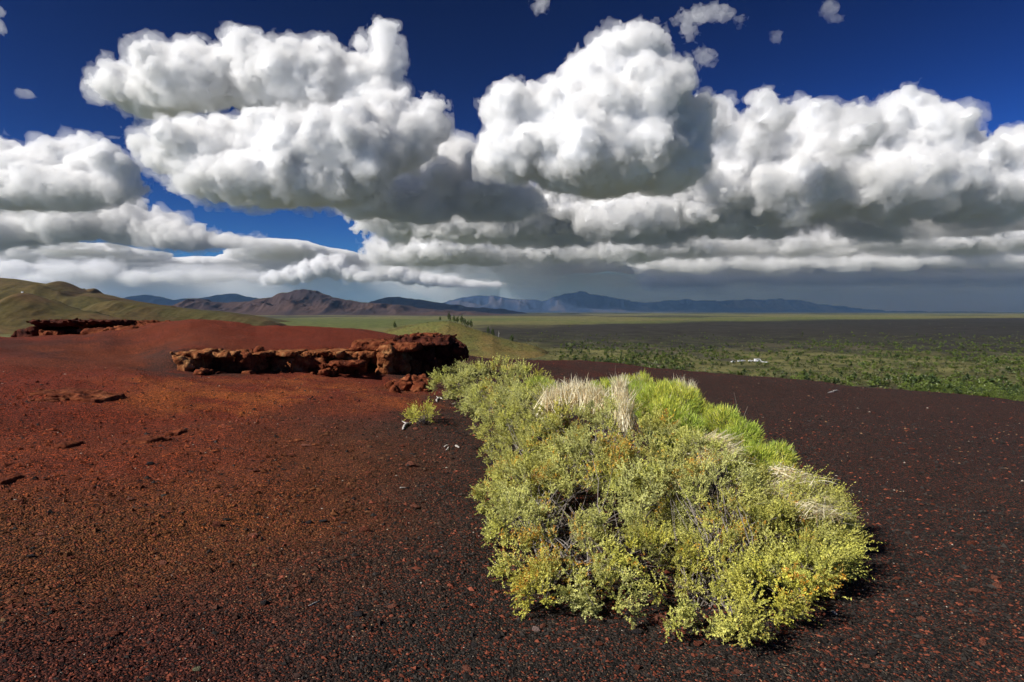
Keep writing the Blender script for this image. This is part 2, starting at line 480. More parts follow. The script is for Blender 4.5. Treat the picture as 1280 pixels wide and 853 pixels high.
range_mesh('mountains', [(520,394),(545,381),(575,373),(600,369.5),(625,371),(650,375),(680,376),(695,371),(712,365.8),(728,365.5),(742,368),(760,371.5),(788,377),(812,378),(835,376),(860,374),(878,376.5),(900,377),(925,374.5),(945,375),(975,374.5),(1000,376.5),(1022,380),(1050,384),(1090,388),(1140,390),(1200,390.5),(1290,392),(1400,394)],
           46000, 9000, tf((0.022, 0.034, 0.062), (0.018, 0.030, 0.060), (0.10, 0.08, 0.07), 0.5, 3200, 12), M_mount, 271, nu=460, rough=0.8, spur=9, label='far blue mountain range under the rain on the right')  # bluest tint of the ranges: haze put into the colour

# ------------------------------------------------------------------ haze over the plain
def haze_box():
    x0, x1, y0, y1, z0, z1 = -60000, 60000, -20000, 60000, PLAIN_Z - 30, 1560
    v = [(x, y, z) for x in (x0, x1) for y in (y0, y1) for z in (z0, z1)]
    f = [(0, 1, 3, 2), (4, 6, 7, 5), (0, 4, 5, 1), (2, 3, 7, 6), (0, 2, 6, 4), (1, 5, 7, 3)]
    m, n, l = nodes_of('haze'); n.remove(n['Principled BSDF'])
    pv = n.new('ShaderNodeVolumePrincipled')
    pv.inputs['Color'].default_value = (0.30, 0.55, 1.0, 1); pv.inputs['Density'].default_value = 8e-6; pv.inputs['Anisotropy'].default_value = 0.1
    l.new(pv.outputs[0], n['Material Output'].inputs['Volume'])
    tag(obj('haze', np_mesh('haze', v, f, False), m), 'thin blue haze over the plain', kind='stuff')
haze_box()
# ------------------------------------------------------------------ clouds
def cloud_core_material():
    m, n, l = nodes_of('cloud_heart')
    out = n['Material Output']; n.remove(n['Principled BSDF'])
    d = n.new('ShaderNodeBsdfDiffuse'); t = n.new('ShaderNodeBsdfTranslucent'); mix = n.new('ShaderNodeMixShader')
    for b in (d, t): b.inputs['Color'].default_value = (0.945, 0.958, 0.985, 1)
    mix.inputs[0].default_value = 0.12
    l.new(d.outputs[0], mix.inputs[1]); l.new(t.outputs[0], mix.inputs[2]); l.new(mix.outputs[0], out.inputs['Surface'])
    return m
def vapour_material(name, density, color=(0.980, 0.987, 1.0), g=0.2):
    m, n, l = nodes_of(name); n.remove(n['Principled BSDF'])
    vs = n.new('ShaderNodeVolumeScatter')
    vs.inputs['Density'].default_value = density; vs.inputs['Color'].default_value = (*color, 1); vs.inputs['Anisotropy'].default_value = g
    l.new(vs.outputs[0], n['Material Output'].inputs['Volume'])
    return m
M_heart = cloud_core_material()
M_vap = {}
def vap(density):
    if density not in M_vap: M_vap[density] = vapour_material('cloud_vapour', density)
    return M_vap[density]

def make_cloud(label, blobs, base, D, seed, vox=2.8, puff=1.35, wisp=0.11, depth=0.8, flat=True, levels=3, dens=13.0, shell=7.0, fringe=1.0, name='cumulus_cloud', crisp=0.10, big_fringe=True, slim=0.95):
    """blobs: (px, py, rx, ry[, dy]) in photo pixels at D metres; base: pixel row of the flat underside;
    dens: vapour density, 1/(100 px); shell: depth in pixels of the dense heart below the surface"""
    rng = np.random.default_rng(seed)
    k = D / FPX
    mains = []
    blobs = [(b[0], b[1], b[2] * slim, b[3] * slim) + tuple(b[4:]) for b in blobs]      # room for the billows and the fringe
    for b in blobs:
        c = at(b[0], b[1], D)
        dy = b[4] * k if len(b) > 4 else rng.uniform(-0.3, 0.3) * b[2] * k
        mains.append((c + [0, dy, 0], np.array([b[2] * k, min(max(b[2], b[3]), 2.2 * b[3]) * k * depth, b[3] * k])))
    h = vox * k
    C = np.array([c for c, r in mains]); R = np.array([r for c, r in mains])
    allC, allR = [C], [R]
    for lv in range(levels):                                       # billows on billows
        m = max(2, int((14, 9, 7)[lv] * puff))
        c = np.repeat(C, m, 0); r = np.repeat(R, m, 0); n = len(c)
        d = rng.standard_normal((n, 3)); d /= np.linalg.norm(d, axis=1)[:, None]
        d[:, 2] = np.where(rng.random(n) < 0.75, np.abs(d[:, 2]), d[:, 2]); d[:, 1] = np.where(d[:, 1] > 0.5, -d[:, 1], d[:, 1])
        rr = r.min(1) * (0.10 + 0.46 * rng.random(n) ** 1.6)
        C = c + d * r * rng.uniform(0.82, 1.0, (n, 1)); R = np.stack([rr * rng.uniform(1.0, 1.25, n), rr, rr], 1)
        ok = (rr > 0.9 * h) & (C[:, 1] < c[:, 1] + 0.6 * r[:, 1])
        C, R = C[ok], R[ok]
        allC.append(C); allR.append(R)
    puffs = list(zip(np.concatenate(allC), np.concatenate(allR)))
    zb = at(640, base, D)[2]
    lo = np.min([c - r for c, r in puffs], 0) - 4 * h
    hi = np.max([c + r for c, r in puffs], 0) + 4 * h
    if flat: lo[2] = max(lo[2], zb - 8 * h)
    n = np.ceil((hi - lo) / h).astype(int) + 1
    s = np.full(n, 50 * h, np.float32)
    for c, r in puffs:
        rm = r.min()
        i0 = np.maximum(0, np.floor((c - r - 3 * h - lo) / h).astype(int)); i1 = np.minimum(n, np.ceil((c + r + 3 * h - lo) / h).astype(int) + 1)
        if np.any(i1 <= i0): continue
        g = [(np.arange(i0[a], i1[a]) * h + lo[a] - c[a]) / r[a] for a in range(3)]
        q = np.sqrt(g[0][:, None, None] ** 2 + g[1][None, :, None] ** 2 + g[2][None, None, :] ** 2)
        sl = tuple(slice(i0[a], i1[a]) for a in range(3))
        s[sl] = np.minimum(s[sl], (q - 1).astype(np.float32) * rm)
    rmean = np.mean([r.min() for c, r in mains])
    s += fbm_grid(n, [rmean / h * 0.5] * 3, 3, rng, 0.5) * rmean * wisp
    s -= np.abs(fbm_grid(n, [rmean / h * 0.22] * 3, 3, rng, 0.55)) * rmean * crisp      # billows
    if flat:
        under = fbm_grid(n[:2], [rmean / h * 0.9] * 2, 4, rng, 0.55) * rmean * 0.08
        z = (np.arange(n[2]) * h + lo[2])[None, None, :]
        s = np.maximum(s, ((zb + under[:, :, None] - z) * 0.8).astype(np.float32))
    v, q = largest_piece(*surface_net(s, lo, h), frac=0.012)
    org = np.array([v[:, 0].mean(), v[:, 1].mean(), zb])
    if fringe:                                                      # torn, thin outer vapour
        s2 = s - 3.2 * k * fringe + fbm_grid(n, [18 * fringe / vox] * 3, 4, rng, 0.62) * 6.5 * k * fringe
        vf, qf = largest_piece(*(surface_net(s2[::2, ::2, ::2], lo, 2 * h) if big_fringe else surface_net(s2, lo, h)), frac=0.0006)
    sh = shell * k
    core = s[::2, ::2, ::2] + sh
    if (core < 0).any():
        vc, qc = largest_piece(*surface_net(core, lo, 2 * h))
        o = obj(name, np_mesh(name, vc - org, qc), M_heart, loc=org)
        obj('vapour', np_mesh('vapour', v - org, q), vap(dens / 100 / k), o)
        if fringe: obj('fringe', np_mesh('fringe', vf - org, qf), vap(2.4 / 100 / k), o)
    else:
        o = obj(name, np_mesh(name, v - org, q), vap(dens / 100 / k), loc=org)
    return tag(o, label, 'cloud', 'clouds in the sky', 'thing')

def strip(px0, px1, py, ry, seed, drift=0.0):
    """a ragged row of blobs for a layer cloud"""
    rng = np.random.default_rng(seed); out = []; x = px0
    while x < px1:
        r = ry * rng.uniform(0.55, 1.25)
        out.append((x, py + drift * (x - px0) + rng.uniform(-0.35, 0.35) * ry, r * rng.uniform(1.6, 3.6), r, rng.uniform(-3, 3) * ry))
        x += r * rng.uniform(1.0, 2.6)
    return out
make_cloud('large white cumulus with a thin upright tower, upper part of the left mass',
    [(150,108,32,20),(185,120,45,24),(240,108,62,34),(330,100,60,40),(370,105,60,36),(410,100,40,34),(445,120,50,40),(484,95,15,42),(479,48,13,20),(452,60,6,10),(446,48,4,6),(497,130,13,26),(265,75,22,12)], 168, 15500, 1, vox=2.35, big_fringe=False)
make_cloud('wide white cloud with dark grey underside below the upright tower',
    [(215,200,28,18),(260,190,60,28),(340,185,80,36),(430,195,80,48),(500,172,44,42),(538,158,22,24),(345,228,110,32),(420,235,70,26),(350,180,16,12),(178,182,14,12)], 264, 14500, 2, vox=2.35, big_fringe=False)
make_cloud('towering white cumulus head with dark flat base in the middle of the sky',
    [(790,78,36,34),(765,88,36,32),(736,96,26,28),(826,112,30,34),(625,138,18,20),(650,150,42,34),(700,150,48,42),(785,150,66,58),(850,160,40,40),(640,195,45,34),(745,200,90,46),(832,205,52,34)], 249, 14000, 3, vox=2.35, big_fringe=False)
make_cloud('white cloud shoulder between the left cloud mass and the central tower',
    [(575,212,40,40),(540,232,44,36),(600,240,50,34),(470,255,50,22),(520,258,50,24),(560,190,18,18),(640,255,40,22)], 277, 18000, 4)
make_cloud('long bank of white cumulus heads filling the right of the sky',
    [(880,165,28,34),(905,178,36,36),(950,188,50,36),(1010,185,46,36),(1062,185,36,34),(1130,168,44,38),(1150,150,22,18),(1168,195,46,36),(1235,208,56,30),(1300,206,60,34),(1000,232,90,42),(1105,235,90,38),(1210,240,110,34),(900,230,60,34)], 286, 20500, 5, vox=2.35, big_fringe=False)
make_cloud('small grey puff floating just above the right cloud bank', [(955,130,16,18),(966,148,22,16),(978,146,14,8)], 168, 17500, 6, wisp=0.2, dens=11)
make_cloud('grey ragged cloud leaning on the heads of the right bank', [(1075,165,20,24),(1060,180,22,14)], 196, 17000, 26, wisp=0.2, dens=9)
make_cloud('cluster of small cumulus heads at the left edge of the sky',
    [(15,215,60,30),(75,200,34,22),(110,205,34,26),(140,218,36,26),(60,240,110,26),(-60,220,60,36),(0,185,14,10)], 264, 24000, 7)
make_cloud('low cumulus row with dark blue base above the left hills',
    [(-40,290,80,26),(20,282,70,22),(90,278,50,24),(150,280,40,24),(190,288,40,20),(230,298,40,15),(280,303,40,8),(310,305,30,5)], 330, 30000, 8)
make_cloud('broad pale cloud filling the gap below the central tower',
    strip(520, 940, 278, 22, 31) + strip(560, 930, 262, 18, 32), 308, 23000, 9, depth=1.0, wisp=0.32, dens=11, shell=6)
make_cloud('long layered cloud under the right cloud bank',
    strip(900, 1400, 276, 18, 33, -0.02), 300, 24500, 10, depth=1.0, wisp=0.32, dens=11, shell=6)
make_cloud('grey shelf of cloud above the rain, right of the brown mountain',
    strip(500, 900, 312, 16, 34), 332, 32000, 11, depth=1.2, wisp=0.32, dens=11, shell=6)
make_cloud('dark blue layered cloud low on the right',
    strip(880, 1420, 308, 12, 35, -0.02), 324, 33000, 12, depth=1.2, wisp=0.32, dens=11, shell=6)
make_cloud('pale broken layer below the dark blue cloud on the right',
    strip(800, 1400, 331, 7, 36, -0.01), 341, 40000, 17, depth=1.2, vox=2.0, wisp=0.32, dens=11, shell=6)
make_cloud('small golden cumulus above the brown mountain',
    [(333,351,9,6),(347,347,12,9),(366,346,12,10),(384,341,13,12),(402,335,13,13),(419,336,14,13),(438,342,14,10),(456,347,14,7)], 358, 44000, 13, vox=1.4, fringe=0.5, dens=26, shell=4, depth=1.0)
make_cloud('far row of golden cloud heads between the brown peak and the rain',
    [(478,343,14,9),(494,341,13,11),(512,347,16,9),(536,350,18,8),(560,352,20,7),(590,356,20,5),(615,356,14,3)], 360, 46000, 14, vox=1.4, fringe=0.5, dens=26, shell=4, depth=1.0)
make_cloud('pale broken cloud bank low behind the left hills',
    strip(-160, 120, 338, 9, 51) + strip(100, 330, 347, 6, 52) + strip(-100, 60, 350, 6, 53), 358, 50000, 54, wisp=0.35, dens=9, shell=5, vox=2.0)
make_cloud('thin low cloud streaks far over the blue range on the right',
    strip(810, 900, 352, 8, 39) + strip(900, 1380, 349, 5, 40), 358, 48000, 16, depth=1.2, vox=2.0, wisp=0.32, dens=11, shell=6)
make_cloud('ragged torn cloud scrap at the top right of the middle', [(862,25,22,9),(885,14,26,10),(905,18,16,8),(860,40,12,12),(880,72,14,12),(925,25,8,6)], 200, 12500, 19, flat=False, wisp=0.45, crisp=0.0, dens=3.0, shell=60, depth=0.6, levels=1)
make_cloud('thin small wisp at the upper right corner', [(1035,12,12,9),(1043,24,8,6)], 200, 12500, 20, flat=False, wisp=0.4, crisp=0.0, dens=2.2, shell=60, levels=1)
make_cloud('tiny wisp high beside the torn scrap', [(971,46,7,8)], 200, 12500, 21, flat=False, wisp=0.4, crisp=0.0, dens=2.4, shell=60, levels=1)
make_cloud('tiny wisp at the top edge of the sky', [(676,8,11,10)], 200, 12500, 22, flat=False, wisp=0.4, dens=3.0, shell=60, levels=1)
make_cloud('tiny wisp alone in the blue on the left', [(30,117,12,6)], 200, 13500, 23, flat=False, wisp=0.4, crisp=0.0, dens=2.4, shell=60, levels=1)
make_cloud('small bright scrap at the upper left corner', [(0,34,6,10),(0,15,6,6)], 200, 13500, 24, flat=False, wisp=0.3, dens=4.5, shell=60, levels=1)
make_cloud('small loose puff below the left cloud mass', [(222,236,12,6)], 262, 20000, 25, wisp=0.4, dens=8, shell=60, levels=1)

deck = []
for yy in range(0, 9):
    rr_ = random.Random(yy)
    for xx in range(-17, 24):
        if xx < 0 and yy < 4 + (xx * 7 % 4): continue                # ragged front on the left
        deck.append((640 + xx * 78 + rr_.uniform(-25, 25), 303 + rr_.uniform(-2, 2), 70 * rr_.uniform(0.8, 1.2), 11 * rr_.uniform(0.8, 1.3), (yy * 6500 - 17000) / (60000 / FPX)))
make_cloud('vast dark rain cloud deck over the far plain', deck, 318, 60000, 41, depth=2.9, vox=8.0, levels=1, puff=0.5, shell=8, dens=20, fringe=0, crisp=0.02, slim=1.0)

# ------------------------------------------------------------------ rain falling far off, behind the haze over the plain
def rain_shaft(label, px0, px1, top, D, depth, dens, seed, color):
    rng = np.random.default_rng(seed); k = D / FPX
    a, b = at(px0, top, D), at(px1, top, D)
    n, m = 48, 20
    ang = np.linspace(0, 2 * np.pi, n, endpoint=False); zz = np.linspace(PLAIN_Z - 5, a[2], m)
    wob = fbm(np.stack([np.cos(ang) * 2.5 + seed, np.sin(ang) * 2.5], 1), 3, seed) * 0.16
    V = []
    for i, z in enumerate(zz):
        t = i / (m - 1); g = 0.82 + 0.18 * t
        V.append(np.stack([(a[0] + b[0]) / 2 + (b[0] - a[0]) / 2 * np.cos(ang) * (1 + wob) * g - (1 - t) * 0.02 * D, D + depth / 2 + depth / 2 * np.sin(ang) * (1 + wob) * g, np.full(n, z)], 1))
    V = np.concatenate(V)
    i, j = np.meshgrid(np.arange(m - 1), np.arange(n), indexing='ij'); j2 = (j + 1) % n
    F = [tuple(q) for q in np.stack([i * n + j, i * n + j2, (i + 1) * n + j2, (i + 1) * n + j], -1).reshape(-1, 4)]
    F += [tuple(range(n))[::-1], tuple(range((m - 1) * n, m * n))]
    me = bpy.data.meshes.new('rain'); me.from_pydata(V.tolist(), [], F); me.update()
    tag(obj('rain', me, vapour_material('rain_vapour', dens, color)), label, kind='stuff')
rain_shaft('wide blue grey rain falling far behind the plain', 400, 2300, 326, 64000, 30000, 16e-5, 3, (0.64, 0.81, 0.99))
rain_shaft('pale rain and mist far behind the left mountains', -620, 760, 328, 66000, 26000, 9e-5, 4, (0.90, 0.90, 0.91))
rain_shaft('dark narrow shaft of rain left of the far blue range', 628, 712, 324, 62800, 7000, 14e-5, 5, (0.70, 0.80, 0.92))
# ------------------------------------------------------------------ red rock ledges
def rock_material(name, c0, c1, c2):
    m, n, l = nodes_of(name)
    bs = n['Principled BSDF']; bs.inputs['Roughness'].default_value = 0.95; bs.inputs['Specular IOR Level'].default_value = 0.1
    tc = n.new('ShaderNodeTexCoord'); nz = n.new('ShaderNodeTexNoise'); nz.inputs['Scale'].default_value = 3.0
    nz.inputs['Detail'].default_value = 10; nz.inputs['Roughness'].default_value = 0.7
    l.new(tc.outputs['Object'], nz.inputs['Vector'])
    r = n.new('ShaderNodeValToRGB'); e = r.color_ramp.elements
    e[0].position = 0.33; e[0].color = (*c0, 1); e[1].position = 0.68; e[1].color = (*c2, 1)
    k = e.new(0.5); k.color = (*c1, 1)
    l.new(nz.outputs['Fac'], r.inputs['Fac']); l.new(r.outputs[0], bs.inputs['Base Color'])
    n2 = n.new('ShaderNodeTexNoise'); n2.inputs['Scale'].default_value = 14; n2.inputs['Detail'].default_value = 8
    l.new(tc.outputs['Object'], n2.inputs['Vector'])
    b = n.new('ShaderNodeBump'); b.inputs['Distance'].default_value = 0.05; b.inputs['Strength'].default_value = 1
    l.new(n2.outputs['Fac'], b.inputs['Height']); l.new(b.outputs[0], bs.inputs['Normal'])
    return m
M_rock = rock_material('red_rock', (0.04, 0.011, 0.007), (0.135, 0.034, 0.014), (0.26, 0.095, 0.04))
M_rock_tan = rock_material('ochre_rock', (0.06, 0.018, 0.008), (0.20, 0.065, 0.024), (0.38, 0.20, 0.085))
M_rock_dark = rock_material('dark_rock', (0.016, 0.007, 0.006), (0.06, 0.016, 0.010), (0.12, 0.034, 0.018))

def rock_block(name, px0, px1, py0, py1, y, dy, seed, mat, parent, origin, vox=0.06, round_=0.30, rough=0.13, tilt=0.0, over=0.0, sink=True, crack=1.0):
    """one weathered block: seen between the given pixels at y metres, dy metres deep; over: how far its top leans out"""
    rng = np.random.default_rng(seed)
    a = at(px0, py1, y); b = at(px1, py0, y)
    if name in ('rock_block', 'knob') and sink:
        gz = float(ground_z(np.array([(a[0] + b[0]) / 2]), np.array([y]))[0])
        if name == 'rock_block': a[2] = min(a[2], gz - 0.18)
    c = (a + b) / 2 + [0, dy / 2, 0]
    half = np.array([abs(b[0] - a[0]) / 2, dy / 2, abs(b[2] - a[2]) / 2]) * 1.04
    R = round_ * half.min()
    lo = c - half * 1.25 - 0.15; hi = c + half * 1.25 + 0.15
    n = np.ceil((hi - lo) / vox).astype(int) + 1
    g = [np.arange(n[i]) * vox + lo[i] - c[i] for i in range(3)]
    X, Yg, Z = np.meshgrid(*g, indexing='ij')
    X = X.astype(np.float32); Yg = Yg.astype(np.float32); Z = Z.astype(np.float32)
    Yg = Yg + over * Z / max(half[2], 0.05)
    Z = Z - tilt * X
    sc = half.min()
    nb = fbm_grid(n, [max(3, sc / vox * 1.1)] * 3, 4, rng, 0.55)
    nl = fbm_grid([n[2]], [max(2, 0.10 / vox)], 2, rng, 0.5)[None, None, :]       # bedding
    d = np.stack([np.abs(X) - half[0] + R, np.abs(Yg) - half[1] + R, np.abs(Z) - half[2] + R])
    s = np.sqrt((np.maximum(d, 0) ** 2).sum(0)) + np.minimum(d.max(0), 0) - R
    s = s + nb * sc * rough * 1.6 + nl * 0.018 + np.abs(fbm_grid(n, [max(2, 0.16 / vox)] * 3, 2, rng)) * 0.02
    s = s + crack * 0.09 * np.exp(-(fbm_grid(n, [max(3, 0.45 / vox)] * 3, 2, rng) / 0.10) ** 2) + np.maximum(0, fbm_grid(n, [max(2, 0.14 / vox)] * 3, 2, rng) - 0.45) * 0.09 * crack
    v, q = surface_net(s, lo, vox)
    if len(q) == 0: return None
    v, q = largest_piece(v, q)
    return obj(name, np_mesh(name, v - np.asarray(origin), q), mat, parent)

def ledge(name, label, blocks, group=None, cat='rock'):
    blocks = [b if b[4] is not None else b[:4] + (float(ground_at((b[0] + b[1]) / 2, b[3] - 1)[1]),) + b[5:] for b in blocks]
    y = blocks[0][4]
    o0 = at((min(b[0] for b in blocks) + max(b[1] for b in blocks)) / 2, max(b[3] for b in blocks), y)
    root = empty(name, o0)
    tag(root, label, cat, group)
    for i, b in enumerate(blocks):
        rock_block(b[6] if len(b) > 6 else 'rock_block', b[0], b[1], b[2], b[3], b[4], b[5], 300 + 17 * i + int(b[0]), b[7] if len(b) > 7 else M_rock, root, o0,
                   **(b[8] if len(b) > 8 else {}))
    return root
S, B = 'cap_slab', 'rock_block'
lr = random.Random(21); blocks = []; x_ = 216
while x_ < 462:                                                   # broken face: blocks set forward and back
    w_ = lr.uniform(13, 30); back = lr.random() < 0.38
    blocks.append((x_ - 2, x_ + w_ + 3, lr.uniform(443, 447) if not back else lr.uniform(445, 450), 467, float(ledge_y(x_ + w_ / 2)) + (0.5 if back else lr.uniform(-0.15, 0.12)), lr.uniform(1.0, 1.7), B, M_rock if back else lr.choice([M_rock, M_rock_tan, M_rock_tan]), dict(round_=lr.uniform(0.3, 0.8), over=lr.uniform(-0.12, 0.08))))
    x_ += w_
x_ = 214
while x_ < 470:                                                   # thin weathered caps
    w_ = lr.uniform(18, 44)
    blocks.append((x_, x_ + w_, lr.uniform(439.5, 442), lr.uniform(445.5, 449), float(ledge_y(x_ + w_ / 2)) + lr.uniform(-0.22, 0.1), lr.uniform(1.2, 1.9), S, M_rock_tan, dict(tilt=lr.uniform(-0.02, 0.02), rough=0.2)))
    x_ += w_ * lr.uniform(0.9, 1.05)
for _ in range(16):                                               # fallen pieces at the foot
    x_ = lr.uniform(225, 470); w_ = lr.uniform(5, 13)
    blocks.append((x_, x_ + w_, 468 - w_ * 0.5, 470, float(ledge_y(x_)) + lr.uniform(-0.9, -0.2), 0.25 + w_ * 0.02, 'fallen_rock', M_rock, dict(round_=0.7, vox=0.04)))
ledge('rock_ledge', 'long low rusty rock ledge with dark hollows in its front', blocks)
ledge('rock_ledge', 'tall dark rock outcrop with overhanging knob beyond the shrubs', [
    (464, 506, 436, 463, 20.42, 1.6, B, M_rock_tan, dict(round_=0.9, over=0.1)), (488, 545, 436, 467, 21.65, 1.8, B, M_rock_dark, dict(over=0.15)),  # lit boulder in lighter rock, recessed block in darker: light and shade as colour
    (524, 580, 431, 452, 21.98, 1.7, 'knob', M_rock_dark, dict(round_=0.8, over=0.2)), (528, 566, 447, 472, 22.55, 1.4, B, M_rock_dark),  # knob and the block under it: their shade put into the darker rock colour
    (440, 520, 428, 439, 20.41, 2.4, S, M_rock, dict(tilt=-0.03)), (492, 562, 422, 433, 21.38, 2.2, S, M_rock_dark), (512, 543, 418, 424.5, 21.71, 1.6, S, M_rock), (544, 552, 419, 424, 22.24, 0.6, B, M_rock),
    (506, 524, 450, 468, 21.14, 0.8, B, M_rock, dict(round_=0.9)), (520, 546, 455, 469, 21.66, 0.8, B, M_rock, dict(round_=0.9)), (470, 490, 430, 441, 20.09, 1.2, B, M_rock_tan)])
ledge('rock_ledge', 'short broken red ledge in front of the long rusty ledge', [
    (392, 424, 458, 468, None, 1.0, B, M_rock, dict(tilt=0.05, over=0.1)), (416, 453, 455, 468, None, 1.0, B, M_rock, dict(over=0.12)), (404, 448, 453.5, 459.5, 18.7, 1.2, S, M_rock)])
ledge('rock_mound', 'rounded crumbling bright red rock mound between ledge and small plant', [
    (478, 516, 474, 490, None, 0.9, B, M_rock, dict(round_=1.0, vox=0.035)), (504, 532, 473, 487, None, 0.9, B, M_rock, dict(round_=1.0, vox=0.035)), (512, 537, 480, 492, None, 0.6, B, M_rock, dict(round_=1.0, vox=0.035)), (484, 498, 484, 492, None, 0.4, B, M_rock, dict(round_=1.0, vox=0.035))])
ledge('rock_outcrop', 'dark overhanging rock outcrop on the far left crest', [
    (36, 92, 400.5, 409, 24.6, 2.0, S, M_rock_dark, dict(over=0.3)), (84, 138, 401, 408, 24.9, 2.0, S, M_rock_dark, dict(over=0.25)), (44, 104, 408, 423, 25.3, 1.6, B, M_rock_dark), (14, 46, 411, 424, 24.8, 1.4, B, M_rock_dark, dict(tilt=0.25)),
    (96, 132, 407, 420, 25.2, 1.4, B, M_rock), (48, 72, 414, 423, 24.6, 0.8, B, M_rock), (100, 168, 409, 421, 24.2, 1.2, B, M_rock, dict(round_=0.9, tilt=0.06))], cat='rock')
for i, (a, b, c, d, yy, lab) in enumerate([
    (130, 176, 401.5, 411, 26.6, 'low red rock on the crest just beside the dark outcrop'), (172, 262, 402.5, 412, 28.0, 'long low red rock along the top of the left crest'), (254, 300, 405.5, 415, 29.0, 'red rock at the sloping end of the left crest'),
    (343, 367, 410.5, 418, 30.2, 'small dark rock alone in the dip of the crest'), (372, 384, 413.5, 419, 30.4, 'tiny rock on the crest beside the dip'), (404, 452, 414.5, 425, 29.0, 'rounded brown rock where the crest meets the grassy cone')]):
    ledge('crest_rock', lab, [(a, b, c, d, yy, 1.4, B, M_rock if i != 5 else M_rock_dark, dict(round_=0.7)), (a + (b - a) * 0.35, b + 4, c + 2, d + 2, yy - 0.4, 0.8, B, M_rock, dict(round_=0.8))], 'rocks along the left crest')
def slab(px0, px1, py, dz, w, label, rot=0.0, seed=1, mat=None):
    a = ground_at(px0, py); b = ground_at(px1, py)
    c = (a + b) / 2
    y = c[1]
    top = to_pixel(c[0], y, c[2] + dz)[1]
    root = empty('rock_slab', c); tag(root, label, 'rock', 'flat slabs in the cinders')
    m = (px0 + px1) / 2
    rock_block('slab_piece', px0, m + (px1 - px0) * 0.06, top, py + 9, y, w, seed, mat or M_rock, root, c, vox=0.025, round_=0.6, rough=0.03, crack=0.12, tilt=rot, over=0.02)
    rock_block('slab_piece', m - (px1 - px0) * 0.04, px1, top + 0.6, py + 9, y + 0.1, w, seed + 1, mat or M_rock, root, c, vox=0.025, round_=0.6, rough=0.03, crack=0.12, tilt=rot * 1.3, over=0.02)
slab(-30, 118, 496, 0.028, 0.8, 'long thin red slab with a dark crack at the left edge', -0.085, 801)
slab(28, 62, 503, 0.02, 0.5, 'narrow red slab below the long cracked slab', -0.08, 811)
slab(205, 236, 545, 0.045, 0.3, 'tilted red slab beside the pale gravel patch', -0.02, 821)
slab(164, 200, 554, 0.03, 0.3, 'flat dusty red slab left of the tilted slab', -0.08, 831)
slab(-12, 20, 606, 0.035, 0.35, 'thick red slab cut by the left picture edge', -0.07, 841)
slab(58, 84, 562, 0.035, 0.3, 'pale red flat stone in the red soil on the left', -0.08, 851)

# ------------------------------------------------------------------ gravel and stones
def jitter_rot(n, rng):
    a = rng.uniform(0, 2 * np.pi, n)
    return np.cos(a), np.sin(a)
def gravel():
    rng = np.random.default_rng(77)
    N = 80000
    px = rng.uniform(-90, 1370, N); py = 462 + (900 - 462) * rng.random(N) ** 0.8
    dx = (px - 640) / FPX
    v = (426.5 - py) / FPX; c, s = math.cos(PITCH), math.sin(PITCH)
    den = c + v * s
    ux = dx / den; uz = (-s + v * c) / den
    y = 1.6 / np.maximum(0.02, -(uz + 0.08 * ux + 0.035))
    ok = (y < 34) & (y > 0.6)
    ux, y = ux[ok], y[ok]; x = ux * y
    z = ground_z(x, y)
    n = len(x)
    pxs = np.exp(rng.normal(0.10, 0.52, n)); pxs = np.clip(pxs, 0.5, 4.6)
    r = np.clip(pxs * y / FPX, 0.0026, 0.034)
    k = rng.random(n)
    r = np.where(k > 0.965, np.minimum(r, 1.3 * y / FPX), r)
    oct_ = np.array([[1, 0, 0], [0, 1, 0], [-1, 0, 0], [0, -1, 0], [0, 0, 1], [0, 0, -1]], float)
    V = oct_[None] * (1 + rng.uniform(-0.35, 0.35, (n, 6, 1))) + rng.uniform(-0.22, 0.22, (n, 6, 3))
    V = V * np.stack([rng.uniform(0.8, 1.5, n), rng.uniform(0.7, 1.1, n), rng.uniform(0.45, 0.8, n)], 1)[:, None] * r[:, None, None]
    ca, sa = jitter_rot(n, rng)
    X = V[:, :, 0] * ca[:, None] - V[:, :, 1] * sa[:, None]; Yv = V[:, :, 0] * sa[:, None] + V[:, :, 1] * ca[:, None]
    P = np.stack([X + x[:, None], Yv + y[:, None], V[:, :, 2] + z[:, None] + 0.15 * r[:, None]], -1).reshape(-1, 3)
    F = np.array([[0, 1, 4], [1, 2, 4], [2, 3, 4], [3, 0, 4]])         # the undersides lie in the ground
    F = (F[None] + 6 * np.arange(n)[:, None, None]).reshape(-1, 3)
    base = cinder_tint(x, y)
    dark = 1 - smooth01(base.sum(1), 0.08, 0.16)
    k = np.where((k < 0.965) & (dark < 0.5) & (rng.random(n) < 0.55), 0.45, k)       # on the red and ochre soil most grains share its colour
    cols = base * rng.uniform(0.5, 1.7, (n, 1))
    blackish = (k < 0.30); cols[blackish] = np.array([0.026, 0.0225, 0.0205]) * rng.uniform(0.4, 1.5, (blackish.sum(), 1))
    lum = base.sum(1)
    redm = (k > 0.52) & (k < np.where(dark > 0.5, 0.70, 0.80)); cols[redm] = np.array([0.155, 0.045, 0.026]) * rng.uniform(0.5, 1.5, (redm.sum(), 1)) * [1, 1, 1]
    tan = (k > 0.965) & (k < 0.988); cols[tan] = np.array([0.30, 0.17, 0.09]) * rng.uniform(0.6, 1.2, (tan.sum(), 1))
    pale = k > 0.994; cols[pale] = np.array([0.38, 0.32, 0.26]) * rng.uniform(0.6, 1.2, (pale.sum(), 1))
    me = np_mesh('gravel', P, F, False, np.repeat(cols, 6, 0))
    tag(obj('gravel', me, tint_material('cinder_grain', nscale=90, var=0.3)), 'loose red and black cinder gravel covering the slope', kind='stuff')
gravel()

